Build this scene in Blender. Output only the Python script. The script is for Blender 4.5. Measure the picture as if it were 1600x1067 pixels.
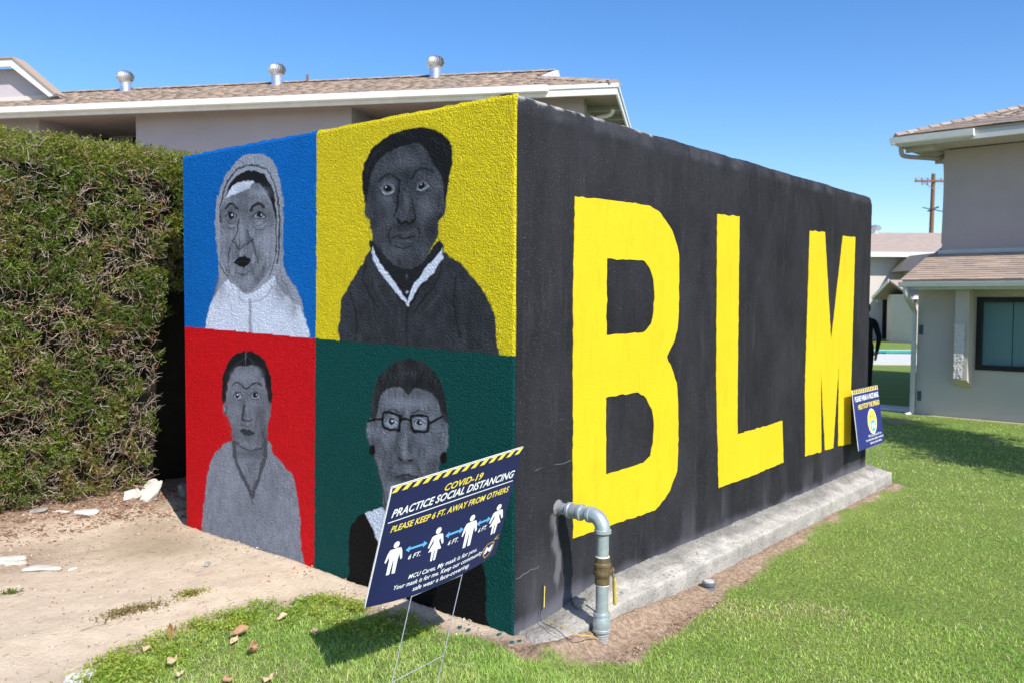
import bpy, bmesh, math, random
import numpy as np
from mathutils import Vector, Matrix

random.seed(7); RNG = np.random.default_rng(11)
SC = bpy.context.scene; COL = SC.collection
for o in list(bpy.data.objects): bpy.data.objects.remove(o)

# ------------------------------------------------------------------ camera
CAM = np.array([-3.1231, -2.5873, 1.5433]); YAW, PITCH, ROLL, FPX = .8752, -.0465, .0061, 1363.74
_f = np.array([math.sin(YAW)*math.cos(PITCH), math.cos(YAW)*math.cos(PITCH), math.sin(PITCH)])
_r = np.array([math.cos(YAW), -math.sin(YAW), 0.]); _u = np.cross(_r, _f)
_r, _u = _r*math.cos(ROLL)+_u*math.sin(ROLL), -_r*math.sin(ROLL)+_u*math.cos(ROLL)
cd = bpy.data.cameras.new('camera'); cam = bpy.data.objects.new('camera', cd); COL.objects.link(cam)
cd.sensor_width = 36; cd.lens = FPX/1600*36; cd.clip_end = 2000; cd.clip_start = .05
cam.matrix_world = Matrix(((_r[0], _u[0], -_f[0], CAM[0]), (_r[1], _u[1], -_f[1], CAM[1]), (_r[2], _u[2], -_f[2], CAM[2]), (0, 0, 0, 1)))
cd.dof.use_dof = True; cd.dof.focus_distance = 4.3; cd.dof.aperture_fstop = 4.5
SC.camera = cam

# ------------------------------------------------------------------ light
SUNV = Vector((-.33, -1.0, 1.0)).normalized()
W = bpy.data.worlds.new('World'); SC.world = W; W.use_nodes = True
wn = W.node_tree.nodes; bg = wn['Background']; sky = wn.new('ShaderNodeTexSky')
sky.sky_type = 'NISHITA'; sky.sun_disc = False
sky.sun_elevation = math.asin(SUNV.z); sky.sun_rotation = math.atan2(SUNV.x, SUNV.y)
sky.altitude = 0; sky.air_density = .85; sky.dust_density = .6; sky.ozone_density = 2.0
hs_ = wn.new('ShaderNodeHueSaturation'); hs_.inputs['Saturation'].default_value = 1.30; hs_.inputs['Hue'].default_value = .506
W.node_tree.links.new(sky.outputs[0], hs_.inputs['Color']); W.node_tree.links.new(hs_.outputs[0], bg.inputs[0]); bg.inputs[1].default_value = .15
sd = bpy.data.lights.new('sun', 'SUN'); sd.energy = 4.6; sd.angle = math.radians(.5); sd.color = (1, .95, .88)
sun = bpy.data.objects.new('sun', sd); COL.objects.link(sun)
sun.rotation_euler = (-SUNV).to_track_quat('-Z', 'Y').to_euler()
vs = SC.view_settings; vs.view_transform = 'Standard'; vs.look = 'None'; vs.gamma = 1; vs.exposure = .45
vs.use_curve_mapping = False

# ------------------------------------------------------------------ helpers
def ray(px, py): return _f+_r*(px-800)/FPX-_u*(py-533.5)/FPX      # survey of the place from the solved camera pose
def onp(px, py, ax, v):
    d = ray(px, py); return CAM+d*(v-CAM[ax])/d[ax]
def dep(px, py, t): return CAM+ray(px, py)*t
def proj(P):
    d = P-CAM; z = d@_f
    return 800+FPX*(d@_r)/z, 533.5-FPX*(d@_u)/z
def sstep(a, b, x):
    t = np.clip((x-a)/(b-a), 0, 1); return t*t*(3-2*t)
def _hash(i, j, k, s):
    h = (i.astype(np.int64)*73856093) ^ (j.astype(np.int64)*19349663) ^ (k.astype(np.int64)*83492791) ^ (s*2654435761)
    h = (h ^ (h >> 13))*1274126177 & 0x7fffffff; h = (h ^ (h >> 15))*668265263 & 0x7fffffff
    return (h & 0xffff)/32767.5-1
def vnoise(P, sc, seed=0):
    Q = np.asarray(P, float)*sc; I = np.floor(Q); F = Q-I; F = F*F*(3-2*F); I = I.astype(np.int64); r = 0
    for a in (0, 1):
        for b in (0, 1):
            for c in (0, 1):
                w = (F[:, 0] if a else 1-F[:, 0])*(F[:, 1] if b else 1-F[:, 1])*(F[:, 2] if c else 1-F[:, 2])
                r = r+w*_hash(I[:, 0]+a, I[:, 1]+b, I[:, 2]+c, seed)
    return r
def fbm(P, sc, n=3, seed=0):
    r = 0; a = 1.
    for i in range(n): r = r+a*vnoise(P, sc*2**i, seed+i*17); a *= .5
    return r/1.75
def P3(x, y, z=0): return np.stack([x, y, np.zeros_like(x)+z], -1)

def link(o, parent=None):
    COL.objects.link(o)
    if parent is not None: o.parent = parent
    return o
def tag(o, label=None, cat=None, group=None, kind=None):
    if label: o['label'] = label
    if cat: o['category'] = cat
    if group: o['group'] = group
    if kind: o['kind'] = kind
    return o
def empty(name, loc=(0, 0, 0), **k):
    o = bpy.data.objects.new(name, None); o.location = loc; o.empty_display_size = .1; link(o); return tag(o, **k)

def npmesh(name, V, quads=None, tris=None, col=None, smooth=False):
    me = bpy.data.meshes.new(name); V = np.asarray(V, np.float32)
    q = np.zeros((0, 4), np.int32) if quads is None else np.asarray(quads, np.int32).reshape(-1, 4)
    t = np.zeros((0, 3), np.int32) if tris is None else np.asarray(tris, np.int32).reshape(-1, 3)
    me.vertices.add(len(V)); me.vertices.foreach_set('co', V.ravel())
    L = np.concatenate([q.ravel(), t.ravel()]); me.loops.add(len(L)); me.loops.foreach_set('vertex_index', L)
    n = len(q)+len(t); me.polygons.add(n)
    st = np.concatenate([np.arange(len(q))*4, len(q)*4+np.arange(len(t))*3]); me.polygons.foreach_set('loop_start', st.astype(np.int32))
    if smooth: me.polygons.foreach_set('use_smooth', np.ones(n, bool))
    me.update(calc_edges=True)
    if col is not None:
        c = np.ones((len(V), 4), np.float32); c[:, :3] = col
        a = me.color_attributes.new('Col', 'FLOAT_COLOR', 'POINT'); a.data.foreach_set('color', c.ravel())
    me.validate()
    return me
def mobj(name, me, m, parent=None):
    o = bpy.data.objects.new(name, me); link(o, parent)
    if m is not None: me.materials.append(m)
    return o
def grid_quads(nu, nv):   # vertices index i*nv+j
    i, j = np.meshgrid(np.arange(nu-1), np.arange(nv-1), indexing='ij'); a = (i*nv+j).ravel()
    return np.stack([a, a+nv, a+nv+1, a+1], -1)

class MB:                 # collects shapes, builds ONE mesh object
    def __init__(s): s.v = []; s.f = []
    def add(s, vs, fs):
        n = len(s.v); s.v += [tuple(map(float, p)) for p in vs]; s.f += [tuple(n+i for i in f) for f in fs]; return s
    def box(s, a, b, O=(0, 0, 0), X=(1, 0, 0), Y=(0, 1, 0), Z=(0, 0, 1)):
        O, X, Y, Z = map(np.array, (O, X, Y, Z)); vs = []
        for x in (a[0], b[0]):
            for y in (a[1], b[1]):
                for z in (a[2], b[2]): vs.append(O+X*x+Y*y+Z*z)
        return s.add(vs, [(0, 1, 3, 2), (4, 6, 7, 5), (0, 4, 5, 1), (2, 3, 7, 6), (0, 2, 6, 4), (1, 5, 7, 3)])
    def prism(s, poly, d):   # poly list of 3d points, d extrusion vector
        n = len(poly); p = [np.array(q, float) for q in poly]; q = [a+np.array(d) for a in p]
        return s.add(p+q, [tuple(range(n))[::-1], tuple(range(n, 2*n))]+[(i, (i+1) % n, n+(i+1) % n, n+i) for i in range(n)])
    def tube(s, pts, r, n=8, cap=True, sq=1.):
        pts = [np.array(p, float) for p in pts]; rr = r if hasattr(r, '__len__') else [r]*len(pts); vs = []; fs = []; pv = None
        for i, p in enumerate(pts):
            t = (pts[min(i+1, len(pts)-1)]-pts[max(i-1, 0)]); t = t/(np.linalg.norm(t)+1e-9)
            if pv is None: pv = np.cross(t, (0, 0, 1) if abs(t[2]) < .9 else (1, 0, 0))
            a = pv-t*(pv@t); a /= np.linalg.norm(a)+1e-9; pv = a; b = np.cross(t, a)
            for k in range(n):
                th = 2*math.pi*k/n; vs.append(p+rr[i]*(a*math.cos(th)+sq*b*math.sin(th)))
        for i in range(len(pts)-1):
            for k in range(n): fs.append((i*n+k, i*n+(k+1) % n, (i+1)*n+(k+1) % n, (i+1)*n+k))
        if cap: fs += [tuple(range(n))[::-1], tuple((len(pts)-1)*n+k for k in range(n))]
        return s.add(vs, fs)
    def mesh(s, name, smooth=None):
        me = bpy.data.meshes.new(name); me.from_pydata(s.v, [], s.f)
        bm = bmesh.new(); bm.from_mesh(me); bmesh.ops.recalc_face_normals(bm, faces=bm.faces); bm.to_mesh(me); bm.free()
        if smooth is not None:
            me.polygons.foreach_set('use_smooth', [True]*len(me.polygons)); me.set_sharp_from_angle(angle=math.radians(smooth))
        return me
    def build(s, name, m, parent=None, smooth=None, bevel=0):
        me = s.mesh(name, smooth)
        if bevel:
            bm = bmesh.new(); bm.from_mesh(me); bmesh.ops.bevel(bm, geom=bm.edges[:]+bm.verts[:], offset=bevel, segments=2, affect='EDGES', clamp_overlap=True)
            bm.to_mesh(me); bm.free()
        return mobj(name, me, m, parent)

# ------------------------------------------------------------------ materials
def nodes(name):
    m = bpy.data.materials.new(name); m.use_nodes = True; nt = m.node_tree; return m, nt, nt.nodes['Principled BSDF']
def N(nt, t, **k):
    n = nt.nodes.new(t)
    for a, b in k.items():
        if hasattr(n, a): setattr(n, a, b)
    return n
def noise(nt, sc, det=4, rough=.6, dist=0, co=None, stretch=None):
    n = N(nt, 'ShaderNodeTexNoise'); n.inputs['Scale'].default_value = sc; n.inputs['Detail'].default_value = det
    n.inputs['Roughness'].default_value = rough; n.inputs['Distortion'].default_value = dist
    if co is None:
        tc = N(nt, 'ShaderNodeTexCoord'); co = tc.outputs['Object']
    if stretch:
        mp = N(nt, 'ShaderNodeMapping'); mp.inputs['Scale'].default_value = stretch; nt.links.new(co, mp.inputs[0]); co = mp.outputs[0]
    nt.links.new(co, n.inputs['Vector']); return n.outputs['Fac']
def ramp(nt, src, a, b, ca=(0, 0, 0, 1), cb=(1, 1, 1, 1)):
    r = N(nt, 'ShaderNodeValToRGB'); e = r.color_ramp.elements; e[0].position = a; e[1].position = b; e[0].color = ca; e[1].color = cb
    nt.links.new(src, r.inputs[0]); return r.outputs[0]
def mixc(nt, fac, a, b, mode='MIX'):
    n = N(nt, 'ShaderNodeMix', data_type='RGBA', blend_type=mode)
    for s_, v in ((n.inputs[0], fac), (n.inputs[6], a), (n.inputs[7], b)):
        if isinstance(v, bpy.types.NodeSocket): nt.links.new(v, s_)
        elif isinstance(v, (int, float)): s_.default_value = v
        else: s_.default_value = (*v[:3], 1)
    return n.outputs[2]
def bump(nt, b, src, st, dist, prev=None):
    n = N(nt, 'ShaderNodeBump'); n.inputs['Strength'].default_value = st; n.inputs['Distance'].default_value = dist
    nt.links.new(src, n.inputs['Height'])
    if prev is not None: nt.links.new(prev, n.inputs['Normal'])
    nt.links.new(n.outputs[0], b.inputs['Normal']); return n.outputs[0]
def attr(nt, name='Col'):
    a = N(nt, 'ShaderNodeAttribute'); a.attribute_name = name; return a.outputs['Color']
def mat(name, c1, c2=None, sc=3, rough=.85, bsc=None, bst=.4, bd=.003, metal=0, vary=.12, speck=None, spec=.3, vcol=False, stretch=None):
    m, nt, b = nodes(name); b.inputs['Roughness'].default_value = rough; b.inputs['Metallic'].default_value = metal
    b.inputs['Specular IOR Level'].default_value = spec
    c2 = c2 or tuple(x*(1-vary*2) for x in c1)
    base = mixc(nt, ramp(nt, noise(nt, sc, 5, .65, stretch=stretch), .35, .68), c1, c2)
    if vcol: base = mixc(nt, 1., base, attr(nt), 'MULTIPLY')
    if speck: base = mixc(nt, ramp(nt, noise(nt, speck[1], 3, .7), speck[2], speck[2]+.04), base, speck[0])
    nt.links.new(base, b.inputs['Base Color'])
    if bsc: bump(nt, b, noise(nt, bsc, 4, .6), bst, bd)
    return m
def leafmat(name, tr=.35, rough=.55, spec=.35):
    m, nt, b = nodes(name); nt.nodes.remove(b); out = nt.nodes['Material Output']; c = attr(nt)
    p = N(nt, 'ShaderNodeBsdfPrincipled'); p.inputs['Roughness'].default_value = rough; p.inputs['Specular IOR Level'].default_value = spec
    t = N(nt, 'ShaderNodeBsdfTranslucent'); mx = N(nt, 'ShaderNodeMixShader'); mx.inputs[0].default_value = tr
    nt.links.new(c, p.inputs['Base Color']); nt.links.new(mixc(nt, 1., c, (1.15, 1.2, .6), 'MULTIPLY'), t.inputs[0])
    nt.links.new(p.outputs[0], mx.inputs[1]); nt.links.new(t.outputs[0], mx.inputs[2]); nt.links.new(mx.outputs[0], out.inputs[0]); return m
M = {}
M['concrete'] = mat('rough_concrete', (.46, .43, .38), (.33, .31, .28), 9, .9, 60, .8, .01, speck=((.16, .15, .14), 70, .63))
M['stone_white'] = mat('broken_concrete', (.62, .6, .55), (.48, .45, .4), 14, .9, 45, .8, .01)
M['stone_dark'] = mat('dark_broken_concrete', (.2, .19, .18), (.35, .33, .3), 18, .9, 45, .8, .01)
M['plaster'] = mat('mauve_stucco', (.43, .39, .44), (.39, .355, .405), 1.2, .92, 120, .35, .004, vary=.04)
M['plaster_cream'] = mat('cream_stucco', (.62, .58, .53), (.58, .54, .5), 1.2, .92, 120, .35, .004, vary=.04)
M['plaster_grey'] = mat('warm_grey_stucco', (.52, .475, .43), (.47, .43, .395), 1.5, .92, 110, .5, .004)
M['plaster_mauve_dark'] = mat('grey_mauve_stucco', (.42, .37, .365), (.385, .34, .335), 1.5, .92, 110, .4, .004)
M['white'] = mat('white_trim_paint', (.8, .8, .78), (.7, .7, .69), 4, .5, 30, .1, .002)
M['trim_grey'] = mat('pale_grey_gutter_paint', (.55, .56, .54), (.48, .49, .48), 4, .45)
M['soffit'] = mat('soffit_paint', (.5, .48, .42), (.42, .41, .36), 4, .7, stretch=(1, 12, 1))
M['soffit_brown'] = mat('soffit_brown_paint', (.30, .255, .225), (.25, .21, .19), 4, .8)
M['galv'] = mat('galvanised_steel', (.50, .56, .60), (.36, .42, .46), 30, .42, 120, .2, .002, metal=.55, speck=((.3, .22, .16), 45, .7))
M['turbine'] = mat('bright_aluminium', (.82, .82, .82), (.6, .6, .62), 12, .3, metal=.8)
M['brass'] = mat('weathered_brass', (.22, .16, .085), (.13, .095, .055), 40, .5, 90, .4, .003, metal=.45)
M['handle_yellow'] = mat('yellow_vinyl', (.75, .55, .12), (.55, .38, .1), 40, .6)
M['black'] = mat('black_plastic', (.02, .02, .02), None, 10, .5)
M['dark_void'] = mat('dark_interior', (.012, .012, .012), None, 10, .9)
M['core'] = mat('hedge_painted_shade', (.02, .018, .012), (.012, .012, .008), 10, 1)  # near-black colour standing in for the shade inside the hedge
M['yellow_wire'] = mat('yellow_wire_jacket', (.75, .55, .12), None, 20, .5)
M['wire_steel'] = mat('galvanised_wire', (.55, .56, .55), (.4, .4, .4), 40, .35, metal=.7)
M['sign_edge'] = mat('corrugated_plastic_white', (.8, .8, .8), None, 30, .5)
M['navy'] = mat('navy_print', (.012, .014, .075), (.014, .018, .09), 5, .32, spec=.5)
M['navy2'] = mat('blue_print', (.014, .022, .16), (.018, .026, .18), 5, .35, spec=.5)
M['p_white'] = mat('white_print', (.82, .84, .86), None, 5, .4, vary=.01)
M['p_yellow'] = mat('yellow_print', (.85, .68, .10), None, 5, .4, vary=.02)
M['p_gold'] = mat('gold_print', (.5, .36, .1), None, 5, .4)
M['p_blue'] = mat('light_blue_print', (.12, .42, .80), None, 5, .4, vary=.02)
M['teal_splash'] = mat('teal_paint_splash', (.005, .12, .13), None, 5, .5)
M['wood'] = mat('brown_pole_wood', (.24, .13, .075), (.16, .09, .05), 8, .85, stretch=(3, 3, .4))
M['leaf_brown'] = mat('dry_brown_leaf', (.42, .25, .14), (.25, .14, .08), 30, .6, 60, .4, .002)
M['leaf_pale'] = mat('dry_pale_leaf', (.62, .47, .3), (.45, .32, .2), 30, .6, 60, .4, .002)
M['leaf'] = leafmat('green_leaf_colours'); M['twig'] = mat('twig_bark', (.36, .28, .21), (.2, .15, .11), 40, .85)
M['grass'] = leafmat('grass_blade_colours', .42, .5, .3)
M['vc'] = mat('varied_litter', (1, 1, 1), (.9, .9, .9), 30, .9, vcol=True)
M['shingle'] = mat('asphalt_shingle_granules', (1, 1, 1), (.8, .8, .8), 60, .95, 220, .5, .003, vcol=True)
SHT = [(.34, .25, .185), (.42, .32, .25), (.27, .205, .165), (.38, .27, .2), (.31, .25, .215)]
SHT = [(.38*.35+c[0]*.80, .30*.35+c[1]*.82, .245*.35+c[2]*.84) for c in SHT]
for i_, c_ in enumerate(SHT): M['sh%d' % i_] = mat('asphalt_shingle', c_, tuple(x*.8 for x in c_), 60, .95, 220, .5, .003)
M['roof_plain'] = mat('distant_brown_roofing', (.40, .325, .275), (.33, .265, .225), 2.5, .95, 40, .4, .01)
M['cloth_black'] = mat('black_cloth', (.012, .012, .013), None, 20, .9, 80, .3, .003)
M['skin'] = mat('skin', (.35, .19, .12), None, 10, .55, vary=.05)
M['hair'] = mat('dark_hair', (.02, .015, .012), None, 30, .6)
M['water'] = mat('pool_water', (.02, .30, .28), (.03, .4, .36), 2, .08, 6, .15, .01, spec=.5)
M['deck'] = mat('pool_deck_concrete', (.6, .59, .57), (.52, .51, .5), 2, .9)
M['frame_dark'] = mat('dark_window_frame', (.02, .018, .018), None, 10, .4)
M['curtain'] = mat('pale_vertical_blinds', (.50, .62, .62), (.38, .50, .50), 6, .8, stretch=(40, 40, .3))
def glassmat():
    m, nt, b = nodes('window_glass'); b.inputs['Base Color'].default_value = (.75, .85, .85, 1); b.inputs['Roughness'].default_value = .03
    b.inputs['Transmission Weight'].default_value = 1; b.inputs['IOR'].default_value = 1.35; return m
M['glass'] = glassmat()
# ------------------------------------------------------------------ ground
def zg(x, y):
    x = np.asarray(x, float); y = np.asarray(y, float)
    z = -.12*sstep(-.15, .55, x-y)*(1-sstep(-.1, .3, y)*0)
    z = np.where((y > 0) & (x > 0), -.05-.07*sstep(4.2, 5.0, x), z)
    z = z+.10*sstep(2.7, 4.0, y)*(1-sstep(1, 3, x))
    z = z+.03*sstep(.8, 2.2, -x)*sstep(0, 1.5, y)
    z = z+.012*np.exp(-(((x+.75)/.5)**2+((y+.15)/.45)**2))
    z = z-.035*sstep(.2, -.2, x)*sstep(1.6, 1.2, y)*sstep(-.3, .1, y+.4*x+.3)*1.
    return z-.19*sstep(5, 12.5, x)-.04*sstep(12, 20, x)
def inpoly(x, y, poly):
    r = np.zeros(np.shape(x), bool); n = len(poly)
    for i in range(n):
        x1, y1 = poly[i]; x2, y2 = poly[(i+1) % n]
        if y1 == y2: continue
        c = ((y1 > y) != (y2 > y)) & (x < (x2-x1)*(y-y1)/(y2-y1)+x1); r ^= c
    return r
def sdist(x, y, poly, closed=True):     # distance to outline
    d = np.full(np.shape(x), 1e9); n = len(poly)
    for i in range(n if closed else n-1):
        ax, ay = poly[i]; bx, by = poly[(i+1) % n]; vx, vy = bx-ax, by-ay; L = vx*vx+vy*vy+1e-12
        t = np.clip(((x-ax)*vx+(y-ay)*vy)/L, 0, 1); d = np.minimum(d, np.hypot(x-ax-t*vx, y-ay-t*vy))
    return d
# bare dirt: the patch in front of the mural and hedge, and the strip along the footing
DIRT = [(-6, 60), (-6, -1.6), (-3.2, -.1), (-2.4, .40), (-1.85, .76), (-1.56, .98), (-1.30, 1.13), (-.93, 1.20), (-.58, 1.22), (-.30, 1.03), (-.23, .70), (-.19, .34),
        (-.17, .06), (-.19, -.2), (.009, -.27), (.321, -.46), (.674, -.44), (.96, -.43), (1.398, -.395), (1.838, -.37), (2.263, -.35), (2.893, -.29), (3.676, -.25), (4.462, -.26), (5.25, -.27),
        (5.35, 1.), (5.3, 4), (7.5, 5.5), (14, 9), (20, 60)]
def dirt_mask(x, y):                    # 1 = bare dirt, 0 = lawn
    s = sdist(x, y, DIRT); s = np.where(inpoly(x, y, DIRT), s, -s)
    s = s+.085*fbm(P3(x, y), 4, 3, 3)+.02*vnoise(P3(x, y), 30, 9)
    m = sstep(-.03, .03, s)
    # strip along the right-hand building and gopher mounds
    for (cx, cy, rx, ry) in ((10.9, 1.37, .30, .17), (9.6, -.15, .13, .08)):
        m = np.maximum(m, .9*sstep(1.15, .7, np.hypot((x-cx)/rx, (y-cy)/ry)))
    m = np.maximum(m, sstep(.16, .05, np.abs(x-12.42+.045*(1.57-y)))*(y < 1.6)*.55)
    return m
def axis(a, b, st, lo, hi):
    c = list(np.arange(a, b+1e-6, st)); s = st; v = a
    L = []
    while v > lo: s *= 1.22; v -= s; L.append(v)
    s = st; v = c[-1]; R_ = []
    while v < hi: s *= 1.22; v += s; R_.append(v)
    return np.array(L[::-1]+c+R_)
gx = axis(-2.4, 6.0, .028, -260, 420); gx = np.concatenate([gx[gx < 6.01], np.arange(6.06, 14, .07), axis(14, 14.1, .08, 13, 420)[2:]]); gx = np.unique(gx[(gx <= 6.01) | (gx > 6.05)]); gy = axis(-1.7, 4.6, .026, -320, 420)
GX, GY = np.meshgrid(gx, gy, indexing='ij'); X, Y = GX.ravel(), GY.ravel()
dm = dirt_mask(X, Y); near = sstep(12, 9, np.hypot(X, Y))
Z = zg(X, Y); Pg = P3(X, Y)
rough_zone = sstep(3.0, 3.9, Y)*(X < 1)+sstep(.45, .2, -Y+.0*X)*0+((Y < 0) & (Y > -.6) & (X > 0))*.7
Z = Z+.028*np.exp(-((Y+.23)/.09)**2)*(X > -.05)*(X < 5.2)*(Y < 0)
Z = Z+.045*np.exp(-((Y+.22)/.06)**2)*sstep(1.3, .5, X)*(X > -.1)*(Y < 0)
Z = Z+dm*near*(.008*fbm(Pg, 9, 3, 1)+.004*fbm(Pg, 45, 2, 2)*(1+1.6*np.clip(rough_zone, 0, 1)))+(1-dm)*near*.012*fbm(Pg, 3, 2, 5)
trench = sdist(X, Y, [(-.1, -.26), (.7, -.33), (2.2, -.3), (5, -.26)], False)
trz = sstep(.45, .1, trench)*(X > -.2)
for (cx, cy, rr, hh) in ((10.9, 1.37, .34, .06), (9.6, -.15, .2, .03)): Z = Z+hh*np.exp(-((X-cx)**2+(Y-cy)**2)/rr**2*2)
colr = np.zeros((len(X), 3)); colr[:, 0] = dm
damp = np.exp(-(((X+.38)/.33)**2+((Y-2.55)/.32)**2))+.8*np.exp(-(((X+.2)/.3)**2+((Y-3.0)/.2)**2))     # damp patch on the dirt
litter = sstep(3.15, 3.7, Y+.12*fbm(Pg, 4, 3, 8))*(X < 1)+.8*np.exp(-(((X+1.2)/.5)**2+((Y-2.9)/.28)**2))+.9*trz+.6*sstep(.16, .02, sdist(X, Y, DIRT))*(X < 0)
litter = litter+np.exp(-((X-10.9)**2+(Y-1.37)**2)/.12)*3+np.exp(-((X-9.6)**2+(Y+.15)**2)/.05)*3
colr[:, 1] = np.clip(damp, 0, 1); colr[:, 2] = np.clip(litter, 0, 1)
gm, nt, b = nodes('ground_soil_and_turf')
at = N(nt, 'ShaderNodeAttribute'); at.attribute_name = 'Col'; sp = N(nt, 'ShaderNodeSeparateColor'); nt.links.new(at.outputs['Color'], sp.inputs[0])
dirtc = mixc(nt, ramp(nt, noise(nt, 7, 6, .65), .35, .7), (.74, .615, .46), (.62, .50, .37))
dirtc = mixc(nt, ramp(nt, noise(nt, 90, 4, .7), .60, .66), dirtc, (.72, .65, .55))
dirtc = mixc(nt, ramp(nt, noise(nt, 55, 4, .7), .27, .33, (1, 1, 1, 1), (0, 0, 0, 1)), dirtc, (.34, .26, .18))
lit = mixc(nt, ramp(nt, noise(nt, 38, 5, .75, .6), .42, .58), (.42, .30, .215), (.20, .13, .09))
lit = mixc(nt, ramp(nt, noise(nt, 60, 4, .7), .6, .66), lit, (.5, .38, .28))
lf = N(nt, 'ShaderNodeMath', operation='MULTIPLY'); nt.links.new(sp.outputs[2], lf.inputs[0]); nt.links.new(ramp(nt, noise(nt, 12, 5, .7), .12, .42), lf.inputs[1])
dirtc = mixc(nt, lf.outputs[0], dirtc, lit)
dirtc = mixc(nt, sp.outputs[1], dirtc, mixc(nt, .6, dirtc, (.25, .195, .12)))
turf = mixc(nt, ramp(nt, noise(nt, 2.2, 6, .7), .3, .7), (.17, .27, .055), (.26, .33, .085))
turf = mixc(nt, ramp(nt, noise(nt, 60, 4, .7), .45, .62), turf, (.09, .11, .035))
base = mixc(nt, sp.outputs[0], turf, dirtc); nt.links.new(base, b.inputs['Base Color']); b.inputs['Roughness'].default_value = .95; b.inputs['Specular IOR Level'].default_value = .1
pv = bump(nt, b, noise(nt, 45, 7, .75), .8, .02); bump(nt, b, noise(nt, 260, 3, .7), .5, .004, pv)
ground = mobj('ground', npmesh('ground', np.stack([X, Y, Z], -1), quads=grid_quads(len(gx), len(gy)), col=colr, smooth=True), gm); tag(ground, kind='structure')

# ------------------------------------------------------------------ the painted block building
BW, BD, BH = 5.024, 2.9155, 2.5
hut = empty('painted_block_building', (0, 0, 0), label='low stucco block with four painted portraits and a black wall with yellow letters', cat='building')

# paint chart of the mural wall: traced outlines are laid out on the chart (px, py), the chart maps linearly-in-perspective to the wall
ny, nz = 487, 521
yy = np.linspace(0, BD, ny); zz = np.linspace(-.12, BH, nz)
YY, ZZ = np.meshgrid(yy, zz, indexing='ij'); Yf, Zf = YY.ravel(), ZZ.ravel()
Pw = np.stack([np.zeros_like(Yf), Yf, Zf], -1); PX, PY = proj(Pw)
n_w = np.stack([Yf*1.0, Zf, Yf*0+3], -1)
wig = vnoise(n_w, 28, 4)*1.3+vnoise(n_w, 70, 5)*.8
PXw, PYw = PX+wig, PY+vnoise(n_w, 28, 14)*1.3+vnoise(n_w, 70, 15)*.8    # brush-edge wobble
C = np.zeros((len(Yf), 3)); CLIP = [np.ones(len(Yf), bool)]
def over(sel, a, c):
    a = a*CLIP[0][sel]; C[sel] = C[sel]*(1-a[:, None])+np.array(c)*a[:, None]
def poly(T, pts, c, soft=.8, a=1., tex=0, tseed=0):
    p = [(T[0]+x*T[2], T[1]+y*T[2]) for x, y in pts]; q = np.array(p)
    sel = np.where((PXw > q[:, 0].min()-soft*2) & (PXw < q[:, 0].max()+soft*2) & (PYw > q[:, 1].min()-soft*2) & (PYw < q[:, 1].max()+soft*2))[0]
    if not len(sel): return
    x, y = PXw[sel], PYw[sel]; d = sdist(x, y, p); d = np.where(inpoly(x, y, p), d, -d); al = sstep(-soft, soft, d)*a*CLIP[0][sel]
    cc = np.array(c)[None]
    if tex: cc = cc*(1+tex*(vnoise(n_w[sel]*[1, .35, 1], 60, tseed+3)*.6+vnoise(n_w[sel], 18, tseed)*.7))[:, None]
    C[sel] = C[sel]*(1-al[:, None])+cc*al[:, None]
def curve(pts, k=6):
    if len(pts) < 3: return pts
    p = np.array(pts, float); r = []
    for i in range(len(p)-1):
        p0, p1, p2, p3 = p[max(i-1, 0)], p[i], p[i+1], p[min(i+2, len(p)-1)]
        for t in np.linspace(0, 1, k, endpoint=False):
            r.append(.5*((2*p1)+(-p0+p2)*t+(2*p0-5*p1+4*p2-p3)*t*t+(-p0+3*p1-3*p2+p3)*t**3))
    return r+[p[-1]]
def smooth_poly(pts, k=4):
    p = np.array(pts, float); n = len(p); r = []
    for i in range(n):
        p0, p1, p2, p3 = p[i-1], p[i], p[(i+1) % n], p[(i+2) % n]
        for t in np.linspace(0, 1, k, endpoint=False):
            r.append(tuple(.5*((2*p1)+(-p0+p2)*t+(2*p0-5*p1+4*p2-p3)*t*t+(-p0+3*p1-3*p2+p3)*t**3)))
    return r
def stroke(T, pts, w, c, a=.9, soft=.7):
    p = [(T[0]+x*T[2], T[1]+y*T[2]) for x, y in curve(pts)]; q = np.array(p); w = w*T[2]/2; m_ = w+soft*2
    sel = np.where((PXw > q[:, 0].min()-m_) & (PXw < q[:, 0].max()+m_) & (PYw > q[:, 1].min()-m_) & (PYw < q[:, 1].max()+m_))[0]
    if not len(sel): return
    d = sdist(PXw[sel], PYw[sel], p, False); over(sel, sstep(w+soft, max(w-soft, 0)-.01, d)*a, c)
def blob(T, x, y, rx, ry, c, a=.6, hard=0, rot=0):
    cx, cy = T[0]+x*T[2], T[1]+y*T[2]; rx *= T[2]; ry *= T[2]; R_ = max(rx, ry)*2.2
    sel = np.where((np.abs(PX-cx) < R_) & (np.abs(PY-cy) < R_))[0]
    if not len(sel): return
    dx, dy = PXw[sel]-cx, PYw[sel]-cy; ca, sa = math.cos(rot), math.sin(rot)
    r = np.hypot((dx*ca+dy*sa)/rx, (-dx*sa+dy*ca)/ry)
    over(sel, (sstep(1.12, .88, r) if hard else np.exp(-r*r*1.3))*a, c)
def g(v): v = v*(.60+.62*min(v, .6)/.6); return (v*.86, v*.96, v*1.20)
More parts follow.
